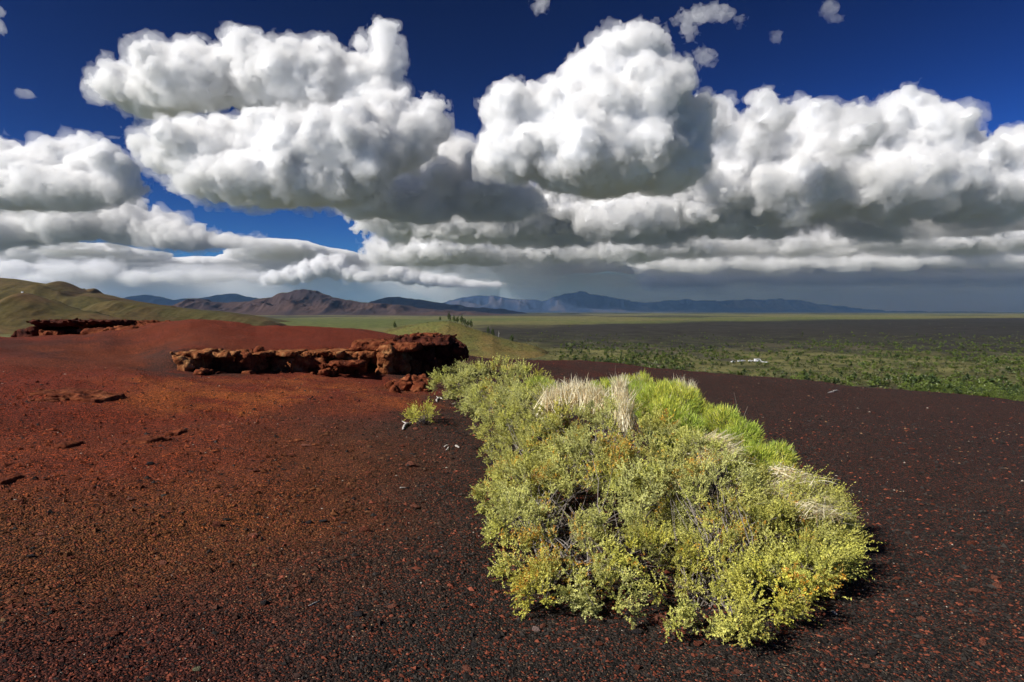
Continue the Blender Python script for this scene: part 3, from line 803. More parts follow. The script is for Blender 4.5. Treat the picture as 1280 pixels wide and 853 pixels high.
def stone_mesh(seed, flatness=0.55):
    rng = np.random.default_rng(seed)
    bm_v = []; import bmesh
    bm = bmesh.new(); bmesh.ops.create_icosphere(bm, subdivisions=2, radius=1.0)
    co = np.array([v.co[:] for v in bm.verts])
    for _ in range(7):                                             # knock flats off it
        d = rng.standard_normal(3); d /= np.linalg.norm(d); k = rng.uniform(0.55, 0.85)
        t = co @ d; co = co - np.maximum(t - k, 0)[:, None] * d
    co = co * (1 + 0.12 * fbm(co * 1.7 + seed * 3.1, 3, seed)[:, None])
    co = co * [1.25, 0.85, flatness]
    for v, c in zip(bm.verts, co): v.co = c
    me = bpy.data.meshes.new('stone'); bm.to_mesh(me); bm.free()
    for p in me.polygons: p.use_smooth = False
    return me
def stone_material(name, c0, c1):
    m, n, l = nodes_of(name)
    bs = n['Principled BSDF']; bs.inputs['Roughness'].default_value = 0.92; bs.inputs['Specular IOR Level'].default_value = 0.15
    tc = n.new('ShaderNodeTexCoord'); nz = n.new('ShaderNodeTexNoise'); nz.inputs['Scale'].default_value = 2.6; nz.inputs['Detail'].default_value = 9; nz.inputs['Roughness'].default_value = 0.75
    oi = n.new('ShaderNodeObjectInfo'); ad = n.new('ShaderNodeVectorMath'); ad.operation = 'ADD'
    l.new(tc.outputs['Object'], ad.inputs[0]); l.new(oi.outputs['Location'], ad.inputs[1]); l.new(ad.outputs[0], nz.inputs['Vector'])
    r = n.new('ShaderNodeValToRGB'); e = r.color_ramp.elements; e[0].position = 0.32; e[0].color = (*c0, 1); e[1].position = 0.66; e[1].color = (*c1, 1)
    l.new(nz.outputs[0], r.inputs[0]); l.new(r.outputs[0], bs.inputs['Base Color'])
    b = n.new('ShaderNodeBump'); b.inputs['Distance'].default_value = 0.25; b.inputs['Strength'].default_value = 0.8
    l.new(nz.outputs[0], b.inputs['Height']); l.new(b.outputs[0], bs.inputs['Normal'])
    return m
SM = {'rust': stone_material('rust_stone', (0.10, 0.026, 0.014), (0.24, 0.075, 0.042)), 'brick': stone_material('brick_stone', (0.17, 0.055, 0.032), (0.32, 0.13, 0.085)),
      'dark': stone_material('dark_stone', (0.018, 0.016, 0.017), (0.06, 0.05, 0.05)), 'pale': stone_material('pale_stone', (0.24, 0.15, 0.13), (0.42, 0.31, 0.27)),
      'sage': stone_material('lichen_stone', (0.12, 0.12, 0.07), (0.30, 0.29, 0.17)), 'ochre': stone_material('ochre_stone', (0.24, 0.12, 0.05), (0.45, 0.28, 0.14))}
stone_vars = {}
def stone(px, py, wpx, kind, label, group, seed, flat=0.55):
    g = ground_at(px, py)
    key = (kind, seed % 5, flat)
    if key not in stone_vars:
        me = stone_mesh(40 + seed % 5, flat); me.materials.append(SM[kind]); stone_vars[key] = me
    rng = random.Random(seed * 7 + 1)
    o = obj('stone', stone_vars[key])
    s = wpx / 2.2 * g[1] / FPX
    o.scale = (s, s, s * rng.uniform(0.8, 1.1)); o.rotation_euler = (rng.uniform(-0.15, 0.15), rng.uniform(-0.15, 0.15), rng.uniform(-0.6, 0.6))
    o.location = g + np.array([0, 0, 0.22 * s])
    tag(o, label, 'stone', group)
for i, (a, b, w, k, lab, fl) in enumerate([
    (829, 778, 21, 'brick', 'brick red stone tucked under the front edge of the big shrub', 0.8), (818, 779, 9, 'brick', 'small red stone touching the brick red stone under the shrub', 0.8),
    (670, 788, 11, 'pale', 'pinkish white stone lying off the lower left of the big shrub', 0.8), (678, 784, 9, 'brick', 'reddish stone leaning on the pinkish white stone', 0.7),
    (246, 838, 12, 'sage', 'greenish grey stone on the cinders near the bottom', 0.8), (187, 850, 12, 'dark', 'dark grey stone at the bottom edge of the gravel', 0.6),
    (873, 806, 13, 'rust', 'elongated rust stone below the front tip of the shrub', 0.5), (894, 838, 10, 'brick', 'oval brick red pebble low on the open black cinders', 0.5),
    (1150, 775, 12, 'brick', 'flat brick red stone in the open cinders right of the shrub', 0.5), (1228, 805, 12, 'brick', 'pale red flake far out on the right cinders', 0.4), (1122, 724, 10, 'rust', 'rust stone close to the right end of the shrub', 0.5),
    (331, 755, 11, 'dark', 'dull maroon stone in the lower left gravel', 0.7), (490, 759, 11, 'brick', 'brick red stone in the middle of the lower gravel', 0.6), (421, 669, 8, 'rust', 'rounded rust stone beside the dark patch of gravel', 0.7), (386, 654, 9, 'dark', 'small black stone among the red gravel', 0.7),
    (317, 670, 12, 'brick', 'flat brick red stone lying left of the rounded rust stone', 0.4), (318, 708, 8, 'ochre', 'small orange pebble in the left gravel', 0.7), (383, 558, 13, 'brick', 'bright red slab like stone on the dark gravel', 0.35),
    (513, 581, 10, 'brick', 'red pyramid shaped stone alone left of the shrubs', 0.9), (338, 814, 9, 'ochre', 'pale yellow pebble near the bottom left', 0.6), (584, 838, 14, 'brick', 'brick red stone pair member near the bottom middle', 0.6), (4, 777, 9, 'ochre', 'yellowish pebble by the lower left picture edge', 0.6),
    (592, 537, 9, 'ochre', 'tan stone peeping out from under the middle shrub', 0.8), (519, 537, 7, 'brick', 'red pebble beside the bleached twig', 0.8), (502, 558, 7, 'rust', 'rust pebble left of the bleached twig', 0.7)]):
    stone(a, b, w, k, lab, 'stones that stand out on the cinders', i, fl)
srng = random.Random(5)
for i in range(110):
    a = srng.uniform(5, 1275); b = 560 + 285 * srng.random() ** 0.7
    if 590 < a < 1095 and b < 815 and (a - 560) * 0.9 > (b - 900) * -1 * 0 and not (b > 790): continue
    k = srng.choice(['rust', 'rust', 'rust', 'brick', 'brick', 'dark'])
    word = {'rust': 'rust coloured', 'brick': 'pale brick red', 'dark': 'charcoal black'}[k]
    side = 'left' if a < 620 else 'right'
    stone(a, b, 6 + 9 * srng.random() ** 2, k, f'one of the small {word} cinder stones scattered on the {side} side gravel', f'small {word} cinder stones, {side}', 100 + i, srng.choice([0.5, 0.65]))

# ------------------------------------------------------------------ bleached sticks
def tube(path, radii, sides=7):
    path = np.asarray(path, float); n = len(path)
    t = np.gradient(path, axis=0); t /= np.linalg.norm(t, axis=1)[:, None]
    ref = np.array([0.13, 0.21, 0.97])
    a = np.cross(t, ref); a /= np.linalg.norm(a, axis=1)[:, None]; b = np.cross(t, a)
    ang = np.linspace(0, 2 * np.pi, sides, endpoint=False)
    v = path[:, None] + (a[:, None] * np.cos(ang)[None, :, None] + b[:, None] * np.sin(ang)[None, :, None]) * np.asarray(radii)[:, None, None]
    i, j = np.meshgrid(np.arange(n - 1), np.arange(sides), indexing='ij'); j2 = (j + 1) % sides
    f = np.stack([i * sides + j, i * sides + j2, (i + 1) * sides + j2, (i + 1) * sides + j], -1).reshape(-1, 4)
    return v.reshape(-1, 3), f
M_stick = stone_material('bleached_wood', (0.50, 0.45, 0.38), (0.78, 0.74, 0.68))
def stick(x0, y0, x1, y1, wpx, label, seed, twig=False):
    a, b = ground_at(x0, y0), ground_at(x1, y1)
    rng = np.random.default_rng(seed)
    t = np.linspace(0, 1, 8)[:, None]; r = wpx / 2 * a[1] / FPX
    L = np.linalg.norm(b - a)
    path = a * (1 - t) + b * t + np.cumsum(rng.normal(0, L * 0.025, (8, 3)), 0) * [1, 1, 0.2]
    path[:, 2] = ground_z(path[:, 0], path[:, 1]) + r * 0.8
    v, f = tube(path, r * np.array([0.6, 1.0, 1.1, 1.0, 1.0, 0.85, 0.7, 0.4]))
    if twig:
        p0 = path[3]; d = (b - a) * 0.28; d = np.array([d[0] * 0.5 - d[1] * 0.4, d[1] * 0.5 + d[0] * 0.6, 0.02])
        v2, f2 = tube(np.stack([p0, p0 + d * 0.5, p0 + d]), [r * 0.7, r * 0.5, r * 0.25]); f = np.concatenate([f, f2 + len(v)]); v = np.concatenate([v, v2])
    tag(obj('stick', np_mesh('stick', v - a, f), M_stick, loc=a), label, 'stick', 'bleached sticks on the black cinders')
stick(503, 539, 518, 530, 3.2, 'longest bleached stick lying at the foot of the small plant', 1, True)
stick(546, 502, 557, 498, 2.2, 'bleached white stick by the back shrub, crossed pair', 2, True)
stick(552, 499, 548, 497.5, 1.6, 'short white stick crossing the one by the back shrub', 3)
stick(555, 560, 560, 557, 2.2, 'upper left stick of three white bits beside the shrub', 4)
stick(558, 564, 562, 559.5, 2.2, 'lower stick of three white bits beside the shrub', 5)
stick(569, 558, 573.5, 561, 2.4, 'right stick of three white bits beside the shrub', 6)
stick(565, 506, 571, 504, 1.2, 'thin grey stick between small plant and back shrub', 7)
stick(500, 610.5, 507, 610.5, 1.8, 'small tan stick alone on the open gravel', 8)
stick(1036, 492, 1050, 491, 1.6, 'pale stick far out on the right slope', 9)
stick(1040, 765, 1047, 770, 3.0, 'greyish white scrap of wood right of the shrub tip', 10)
stick(385, 759, 400, 752, 1.8, 'thin tan stick among lower left gravel', 11)

def litter():                                                     # fallen twigs and dead leaves round the shrubs
    rng = np.random.default_rng(93); Vs, Fs, off = [], [], 0
    for _ in range(240):
        px = rng.uniform(500, 1130); py = rng.uniform(500, 848)
        if rng.random() < 0.5: px, py = rng.choice([[620, 700], [700, 790], [860, 815], [1000, 800], [1080, 720], [575, 580]]) + rng.normal(0, 28, 2)
        if py > 880 or py < 490: continue
        g = ground_at(px, py); L_ = rng.uniform(0.012, 0.05); a_ = rng.uniform(0, 6.28)
        t = np.linspace(0, 1, 4)[:, None]
        path = g + np.array([math.cos(a_), math.sin(a_), 0]) * (t - 0.5) * L_ + rng.normal(0, 0.004, (4, 3)); path[:, 2] = ground_z(path[:, 0], path[:, 1]) + 0.006 + rng.random() * 0.006
        v, f = tube(path, np.array([1, 1, 0.8, 0.4]) * rng.uniform(0.0010, 0.0022), 4); Vs.append(v); Fs.append(f + off); off += len(v)
    tag(obj('twig_litter', np_mesh('twig_litter', np.concatenate(Vs), np.concatenate(Fs)), stone_material('dead_twig', (0.13, 0.09, 0.06), (0.32, 0.25, 0.17))), 'fine dead twigs scattered round the shrubs', kind='stuff')
litter()
# ------------------------------------------------------------------ shrubs and grass
def leaf_material(name, trans=0.2, var=0.25):
    m, n, l = nodes_of(name)
    out = n['Material Output']; n.remove(n['Principled BSDF'])
    tint = n.new('ShaderNodeVertexColor'); tint.layer_name = 'tint'
    d = n.new('ShaderNodeBsdfDiffuse'); t = n.new('ShaderNodeBsdfTranslucent'); mix = n.new('ShaderNodeMixShader'); mix.inputs[0].default_value = trans
    gl = n.new('ShaderNodeBsdfGlossy'); gl.inputs['Roughness'].default_value = 0.45; gl.inputs['Color'].default_value = (0.7, 0.7, 0.65, 1)
    m2 = n.new('ShaderNodeMixShader'); m2.inputs[0].default_value = 0.035
    l.new(tint.outputs[0], d.inputs[0]); l.new(tint.outputs[0], t.inputs[0])
    l.new(d.outputs[0], mix.inputs[1]); l.new(t.outputs[0], mix.inputs[2]); l.new(mix.outputs[0], m2.inputs[1]); l.new(gl.outputs[0], m2.inputs[2])
    l.new(m2.outputs[0], out.inputs['Surface'])
    return m
M_leaf = leaf_material('shrub_leaf'); M_blade = leaf_material('dry_blade', 0.35)
M_bark = stone_material('grey_bark', (0.22, 0.18, 0.15), (0.50, 0.45, 0.40))

def norm(a): return a / np.maximum(np.linalg.norm(a, axis=-1, keepdims=True), 1e-9)
def leaves(P, d, L, W, rng, fold=0.25, face=None):
    """rhombus leaves at P along d, turned towards face"""
    n = len(P)
    side = norm(np.cross(d, rng.standard_normal((n, 3)) if face is None else face + rng.normal(0, 0.55, (n, 3))))
    up = np.cross(side, d)
    L = np.broadcast_to(L, n)[:, None]; W = np.broadcast_to(W, n)[:, None]
    mid = P + d * L * 0.55 + up * W * fold
    V = np.stack([P, mid + side * W * 0.5, P + d * L, mid - side * W * 0.5], 1)
    F = np.arange(4 * n).reshape(n, 4)
    return V.reshape(-1, 3), F
def blades(P, d, L, W, rng, droop=0.25, seg=3):
    """bent grass blades: strips of seg quads"""
    n = len(P)
    side = norm(np.cross(d, rng.standard_normal((n, 3))))
    bend = rng.normal(0, 1, (n, 3)) * 0.5; bend[:, 2] = -abs(bend[:, 2]) - 0.3
    rows = []
    for i in range(seg + 1):
        t = i / seg
        c = P + d * (L * t)[:, None] + bend * (L * droop * t * t)[:, None]
        w = (W * (1 - 0.85 * t))[:, None] * side * 0.5
        rows += [c - w, c + w]
    V = np.stack(rows, 1); k = 2 * (seg + 1)
    F = np.concatenate([np.arange(n)[:, None] * k + np.array([2 * i, 2 * i + 1, 2 * i + 3, 2 * i + 2])[None] for i in range(seg)])
    return V.reshape(-1, 3), F

def lobe_world(lobes):
    out = []
    for a, b, r, y in lobes:
        g = ground_at(a, b)
        y = min(y, g[1] * 0.93)
        out.append((at(a, b, y), r * y / FPX))
    return out
def hull_points(L, dens, rng, squash=0.85, shell=0.3, face=True):
    """points and outward directions over the union of lobes"""
    Ps, Ns = [], []
    for c, r in L:
        n = int(dens * 4 * np.pi * r * r)
        d = norm(rng.standard_normal((n, 3)))
        k = 1 - shell * rng.random(n) ** 1.6
        lump = 1 + 0.13 * fbm(d * 2.2 + c[None] * 1.7, 3, 401) + 0.10 * ridged((c + d * r) * 4.0, 2, 402)
        p = c + d * (r * k * lump)[:, None] * [1, 1, squash]
        keep = p[:, 2] > ground_z(p[:, 0], p[:, 1]) + 0.015
        if face: keep &= (d[:, 1] < 0.45 + 0.4 * rng.random(n))
        for c2, r2 in L:
            if r2 == r and np.allclose(c, c2): continue
            q = (p - c2) / (r2 * np.array([1, 1, squash]))
            keep &= (q * q).sum(1) > 0.52 * (0.75 + 0.5 * rng.random(n))
        Ps.append(p[keep]); Ns.append(d[keep])
    return np.concatenate(Ps), np.concatenate(Ns)
def limbs(root_pts, tips, rng, r0):
    Vs, Fs, off = [], [], 0
    for tip in tips:
        b = root_pts[rng.integers(len(root_pts))]
        t = np.linspace(0, 1, 6)[:, None]
        m = b * (1 - t) + tip * t + np.array([0, 0, 0.04]) * np.sin(np.pi * t) * np.linalg.norm(tip - b) + np.cumsum(rng.normal(0, 0.028, (6, 3)), 0) * np.array([0, 1, 1, 1, 1, 1])[:, None]
        v, f = tube(m, r0 * rng.uniform(0.5, 1.2) * np.array([1, 0.8, 0.6, 0.45, 0.3, 0.15]), 5)
        Vs.append(v); Fs.append(f + off); off += len(v)
    return np.concatenate(Vs), np.concatenate(Fs)

OLIVE = np.array([0.520, 0.490, 0.085]); SAGE = np.array([0.530, 0.535, 0.190]); LIME = np.array([0.600, 0.610, 0.100]); GOLD = np.array([0.70, 0.36, 0.035]); DEEP = np.array([0.15, 0.185, 0.05]); RUSTY = np.array([0.50, 0.21, 0.03])
def shrub(name, label, lobes, seed, dens=1050, m=22, sprig=0.085, leaf=(0.0155, 0.0075), gold=0.2, sage=0.4, up=0.30, lean=(0, 0, 0), twigs=60, group='low desert shrubs', gap=0.22, hollows=(), clump=11):
    rng = np.random.default_rng(seed)
    L = lobe_world(lobes)
    P, N = hull_points(L, dens, rng)
    hole = fbm(P * 5.5, 3, 411)
    keep = hole > -0.62 + gap * 2.2 * rng.random(len(P))
    if hollows:                                                     # gaps where the bare inner twigs show
        hx, hy = to_pixel(P[:, 0], P[:, 1], P[:, 2])
        for (a0, b0, r0) in hollows:
            q = np.hypot(hx - a0, (hy - b0) * 1.2) / r0 + 0.35 * fbm(P * 9, 2, 451)
            keep &= (q > 1) | (rng.random(len(P)) < 0.06)
    P, N = P[keep], N[keep]
    cl = max(6, len(P) // clump)                                    # rosettes: sprigs radiate from a few twig ends
    pick = rng.choice(len(P), cl, replace=False)
    cs = rng.uniform(0.65, 1.3, cl)
    P = np.repeat(P[pick], clump, 0); N = np.repeat(N[pick], clump, 0); cs = np.repeat(cs, clump)
    n = len(P); cid = np.repeat(np.arange(cl), clump)
    d = norm(N * 0.75 + np.array([0, 0, up]) + norm(rng.standard_normal((n, 3))) * 0.85 + np.array(lean))
    P = P - N * 0.03 + rng.normal(0, 0.022, (n, 3)) * cs[:, None]
    Ls = sprig * rng.uniform(0.55, 1.25, n) * cs
    bend = norm(rng.standard_normal((n, 3))) * 0.25 + [0, 0, 0.25]
    t = (np.arange(m) + 0.5) / m
    tt = np.clip(t[None, :] + rng.uniform(-0.04, 0.04, (n, m)), 0.03, 1)
    pos = P[:, None] + d[:, None] * (Ls[:, None] * tt)[..., None] + bend[:, None] * (Ls[:, None] * tt ** 2)[..., None] * 0.5
    ang = rng.uniform(0, 2 * np.pi, (n, m))
    a = norm(np.cross(d, [0.31, 0.2, 0.93])); b = np.cross(d, a)
    ld = norm(d[:, None] * (0.55 + 0.5 * tt)[..., None] + (a[:, None] * np.cos(ang)[..., None] + b[:, None] * np.sin(ang)[..., None]) * 0.8 + rng.normal(0, 0.2, (n, m, 3)))
    # the leaves' own colours: clumps of sage, olive, fresh lime, and gold on some tips
    f1 = fbm(P * 2.2, 3, 421 + seed); f2 = fbm(P * 6.0, 2, 431 + seed); f3 = fbm(P * 3.1, 3, 441 + seed)
    c = OLIVE[None] * np.ones((n, 1))
    ms = np.clip(sage + 0.7 * f1, 0, 1)[:, None]; c = c * (1 - ms) + SAGE * ms
    ml = smooth01(f2, 0.0, 0.7)[:, None] * 0.5; c = c * (1 - ml) + LIME * ml
    mg = smooth01(f3 + gold * 2 - 0.75 + 0.25 * f2, 0.0, 0.35)
    md = (rng.random(n) < 0.12)[:, None] * 0.6; c = c * (1 - md) + DEEP * md
    C = np.repeat(c[:, None], m, 1)
    g = (mg[:, None] * smooth01(tt, 0.35, 0.9) * (rng.random((n, m)) < 0.75))[..., None]
    gc = np.where((rng.random((n, 1, 1)) < 0.35), RUSTY, GOLD)
    C = C * (1 - g) + gc * g
    C = C * rng.uniform(0.72, 1.28, (n, m, 1)) * rng.uniform(0.68, 1.25, cl)[cid][:, None, None]
    k = n * m
    V, F = leaves(pos.reshape(k, 3), ld.reshape(k, 3), leaf[0] * rng.uniform(0.6, 1.25, k), leaf[1] * rng.uniform(0.7, 1.3, k), rng, 0.25, np.repeat(N + [-0.25, -0.2, 0.45], m, 0))
    V = V.reshape(-1, 3)
    root_c = np.mean([c0 for c0, r in L], 0); root_c[2] = float(ground_z(np.array([root_c[0]]), np.array([root_c[1]]))[0])
    root = empty(name, root_c); tag(root, label, 'shrub', group)
    tag(obj('foliage', np_mesh('foliage', V - root_c, F, False, np.repeat(C.reshape(k, 3), 4, 0)), M_leaf, root), kind='stuff')
    # thin sprig stems
    st = n // 3
    V2, F2 = blades(P[:st] - d[:st] * Ls[:st, None] * 0.4, d[:st], Ls[:st] * 1.25, np.full(st, 0.0035), rng, 0.06, 2)
    sc = np.array([0.36, 0.31, 0.23]) * rng.uniform(0.6, 1.25, (st, 1))
    tag(obj('twigs', np_mesh('twigs', V2 - root_c, F2, False, np.repeat(sc, 6, 0)), M_blade, root), kind='stuff')
    roots = [np.array([c0[0] * 0.6 + root_c[0] * 0.4, c0[1] * 0.6 + root_c[1] * 0.4, 0]) for c0, r in L]
    for q in roots: q[2] = float(ground_z(np.array([q[0]]), np.array([q[1]]))[0]) - 0.02
    pick = rng.choice(n, min(n, twigs), replace=False); sel = P[pick] - N[pick] * 0.10
    V3, F3 = limbs(roots, sel, rng, 0.0065)
    obj('branches', np_mesh('branches', V3 - root_c, F3), M_bark, root)
    return root

shrub('desert_shrub', 'big olive shrub with grey green leaves, front left of the clump', [
    (690,640,70,5.6),(655,612,50,6.3),(745,612,78,5.7),(800,640,72,5.2),(775,700,62,4.75),(715,700,62,4.9),(700,730,40,4.5),(760,752,38,4.25),(820,715,55,4.6),(642,662,42,5.7),(628,630,34,6.2),(655,705,38,5.1),(670,745,26,4.5)], 1, gold=0.16, sage=0.55, hollows=[(735,622,22),(665,690,13),(705,665,14),(790,735,18),(770,655,13)], twigs=110)
shrub('desert_shrub', 'big olive shrub with orange tips, front right of the clump', [
    (890,640,75,5.1),(870,600,68,5.7),(900,715,62,4.55),(955,690,72,4.8),(960,745,48,4.3),(880,760,38,4.1),(925,780,28,3.8),(835,770,22,4.05),(1000,720,45,4.7)], 2, gold=0.31, sage=0.40, hollows=[(812,715,26),(868,640,15),(865,735,24),(905,760,22),(905,590,12)], twigs=130)
shrub('desert_shrub', 'yellow green shrub with long shoots at the right end of the clump', [
    (1005,660,52,5.3),(1030,690,34,5.2),(978,640,56,5.5),(1022,635,28,5.7),(1012,715,38,4.9)], 3, gold=0.15, sage=0.30, sprig=0.15, up=0.15, lean=(0.5, -0.1, 0))
shrub('desert_shrub', 'sage green shrub in the middle of the clump below the dry grass', [
    (670,545,62,7.6),(640,520,48,8.8),(715,560,66,6.9),(780,560,70,6.5),(640,575,42,6.9),(830,570,55,6.2)], 4, gold=0.10, sage=0.7, dens=720)
shrub('desert_shrub', 'rounded pale sage shrub at the far end of the clump', [
    (612,482,34,12.4),(650,492,40,11.0),(585,484,28,13.2),(628,474,24,12.8),(655,520,40,9.6),(605,505,26,11.2)], 5, gold=0.06, sage=0.9, dens=330, sprig=0.13, leaf=(0.026, 0.011))
shrub('desert_shrub', 'small sage shrub at the very back, nearest the dark outcrop', [
    (562,478,21,14.6),(580,474,20,15.0),(552,484,13,14.4)], 6, gold=0.05, sage=0.85, dens=300, sprig=0.15, leaf=(0.030, 0.012), twigs=25)
shrub('small_plant', 'small green plant standing alone on black cinders left of the shrubs', [(526,516,13,11.3),(518,521,9,11.3),(534,519,9,11.3)], 7, gold=0.24, sage=0.0, dens=520, m=12, sprig=0.12, leaf=(0.026, 0.012), twigs=18, group='lone plants', gap=0.3, up=0.6, clump=5)

NEON = np.array([0.42, 0.53, 0.075]); NEON2 = np.array([0.66, 0.66, 0.10]); GRASSY = np.array([0.29, 0.40, 0.07])
def rabbitbrush(label, lobes, seed, dens=1000, L=(0.03, 0.08), W=0.005, lean=(0, 0, 0)):
    rng = np.random.default_rng(seed)
    Lb = lobe_world(lobes)
    P, N = hull_points(Lb, dens, rng, squash=1.0, shell=0.35)
    n = len(P); rep = 9
    P = np.repeat(P, rep, 0) + rng.normal(0, 0.020, (n * rep, 3)); N = np.repeat(N, rep, 0); n = len(P)
    d = norm(N * 0.8 + [0, 0, 0.75] + rng.normal(0, 0.32, (n, 3)) + np.array(lean))
    ln = rng.uniform(*L, n)
    V, F = blades(P - d * (ln * 0.4)[:, None], d, ln, np.full(n, W), rng, 0.12, 2)
    f1 = fbm(P * 4, 3, 461 + seed)
    m = np.clip(0.5 + f1, 0, 1)[:, None]
    c = (NEON * (1 - m) + NEON2 * m) * rng.uniform(0.7, 1.3, (n, 1))
    dk = (rng.random(n) < 0.3)[:, None]; c = np.where(dk, GRASSY * rng.uniform(0.7, 1.2, (n, 1)), c)
    dry = (rng.random(n) < 0.05)[:, None]; c = np.where(dry, np.array([0.6, 0.52, 0.3]), c)
    rc = np.mean([q for q, r in Lb], 0); rc[2] = float(ground_z(np.array([rc[0]]), np.array([rc[1]]))[0])
    root = empty('rabbitbrush', rc); tag(root, label, 'shrub', 'bright green brush on the crest of the clump')
    tag(obj('foliage', np_mesh('foliage', V - rc, F, False, np.repeat(c, 6, 0)), M_leaf, root), kind='stuff')
    tips = P[rng.choice(n, 40, replace=False)]
    base = [np.array([q[0], q[1], float(ground_z(np.array([q[0]]), np.array([q[1]]))[0])]) for q, r in Lb]
    V3, F3 = limbs(base, tips, rng, 0.008)
    obj('branches', np_mesh('branches', V3 - rc, F3), M_bark, root)
rabbitbrush('largest bright green brush at the top of the clump', [(822,506,26,7.2),(850,508,28,7.0),(800,500,22,7.5),(870,520,20,6.9),(835,530,30,6.7),(858,540,22,6.5),(838,494,16,7.3)], 11)
rabbitbrush('bright green brush behind the tall straw tuft', [(760,494,18,8.2),(742,492,14,8.8),(782,490,18,8.0),(800,484,15,8.0)], 12)
rabbitbrush('round green brush one step down the right side of the crest', [(908,530,20,6.6),(930,545,20,6.4),(893,524,14,6.7),(918,552,18,6.3)], 13)
rabbitbrush('green brush lowest on the right side of the crest', [(945,580,26,6.0),(972,572,20,6.2),(928,572,20,6.2),(965,598,22,5.8),(940,600,20,5.8)], 14)
rabbitbrush('small green shoots between the sage shrub and the straw', [(690,498,20,9.8),(672,486,16,10.6)], 15, dens=500)

STRAW = np.array([0.80, 0.70, 0.44]); STRAWP = np.array([0.90, 0.84, 0.62]); TANB = np.array([0.66, 0.48, 0.26])
def straw(label, spots, seed, n=600, L=(0.22, 0.45), lean=(0, 0, 0), spread=0.35, W=0.008, droop=0.22):
    """spots: (px, py of the tuft's middle, y, radius px)"""
    rng = np.random.default_rng(seed)
    Vs, Fs, Cs, off = [], [], [], 0
    for (a, b, y, r) in spots:
        c = at(a, b, y); R = r * y / FPX
        P = c + rng.normal(0, 0.5, (n, 3)) * [R, R, R * 0.35]
        ln = rng.uniform(*L, n)
        d = norm(rng.normal(0, spread, (n, 3)) + [0, 0, 1] + np.array(lean))
        P = P - d * (ln * 0.5)[:, None]
        V, F = blades(P, d, ln, np.full(n, W), rng, droop, 3)
        k = rng.random((n, 1)); cc = np.where(k < 0.35, STRAW, np.where(k < 0.88, STRAWP, TANB)) * rng.uniform(0.75, 1.15, (n, 1))
        Vs.append(V); Fs.append(F + off); Cs.append(np.repeat(cc, 8, 0)); off += len(V)
    V = np.concatenate(Vs); c = V.mean(0); c[2] = float(ground_z(np.array([c[0]]), np.array([c[1]]))[0])
    root = empty('grass_tuft', c); tag(root, label, 'grass', 'dry straw grass in the clump')
    tag(obj('grass_blades', np_mesh('grass_blades', V - c, np.concatenate(Fs), False, np.concatenate(Cs)), M_blade, root), kind='stuff')
straw('pale straw grass left of the bright green brush', [(705,494,7.2,20),(725,490,7.1,20),(690,501,7.2,12),(745,497,6.9,14)], 21, n=300, W=0.012)
straw('tall straw tuft standing in the middle of the crest', [(778,502,6.6,10),(775,486,6.8,7),(782,516,6.3,8)], 22, n=200, W=0.012, spread=0.2)
straw('straw leaning right below the large green brush', [(888,552,5.8,14),(900,566,5.6,14)], 23, n=200, W=0.011, lean=(0.55, -0.3, -0.5), spread=0.25)
straw('bleached bent grass on the right shoulder of the clump', [(1000,596,5.45,16),(1024,622,5.3,16),(982,588,5.55,14),(1012,634,5.05,24),(975,625,5.2,22),(1040,640,5.1,18)], 24, n=110, lean=(0.8, -0.2, -0.45), spread=0.5, L=(0.10, 0.26), droop=0.4)
straw('thin brown straw between the two lower green brushes', [(965,620,5.5,20),(945,610,5.6,16)], 25, n=220, lean=(0.6, 0, -0.3), spread=0.3)
straw('straw tops along the back of the crest', [(850,482,7.4,10),(862,486,7.2,10),(800,478,8.0,8)], 26, n=90, spread=0.25, L=(0.15, 0.3))

# ------------------------------------------------------------------ trees on the plain and the cone
def tree_mesh(seed, tall, n=150):
    rng = np.random.default_rng(seed)
    v, f = tube(np.array([[0, 0, -0.3], [0.02, 0, 0.25], [0.0, 0.03, 0.55], [0, 0, 0.85]]), [0.05, 0.04, 0.03, 0.01], 5)
    c = np.repeat(np.array([[0.10, 0.08, 0.06]]), len(v), 0)
    lob = [(rng.normal(0, 0.16, 3) * [1, 1, 0.8] + [0, 0, rng.uniform(0.35, 0.75)], rng.uniform(0.16, 0.30)) for _ in range(6)]
    P, N = [], []
    for q, r in lob:
        d = norm(rng.standard_normal((n // 6, 3))); P.append(q + d * r * rng.uniform(0.6, 1.05, (len(d), 1)) * [1, 1, 0.9 if not tall else 1.2]); N.append(d)
    P = np.concatenate(P); N = np.concatenate(N)
    if tall: P[:, :2] *= (1.25 - 0.8 * np.clip(P[:, 2:3], 0, 1))
    V, F = leaves(P, norm(N + rng.normal(0, 0.6, N.shape)), 0.17 * rng.uniform(0.7, 1.4, len(P)), 0.12, rng, 0.3)
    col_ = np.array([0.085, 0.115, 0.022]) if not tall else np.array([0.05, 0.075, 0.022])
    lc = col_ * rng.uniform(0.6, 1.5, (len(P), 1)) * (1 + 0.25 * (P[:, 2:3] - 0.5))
    return np.concatenate([v, V]), np.concatenate([f, F + len(v)]), np.concatenate([c, np.repeat(lc, 4, 0)])
M_tree = leaf_material('tree_leaf', 0.15)
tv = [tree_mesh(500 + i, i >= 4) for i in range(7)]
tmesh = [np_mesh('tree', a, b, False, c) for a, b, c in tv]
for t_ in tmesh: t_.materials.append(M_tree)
trng = random.Random(9)
def plain_point(px, py):
    y = (CAM_Z - PLAIN_Z) / max(0.004, -ray(px, py)[2]); return np.array([ray(px, py)[0] * y, y])
spots = []
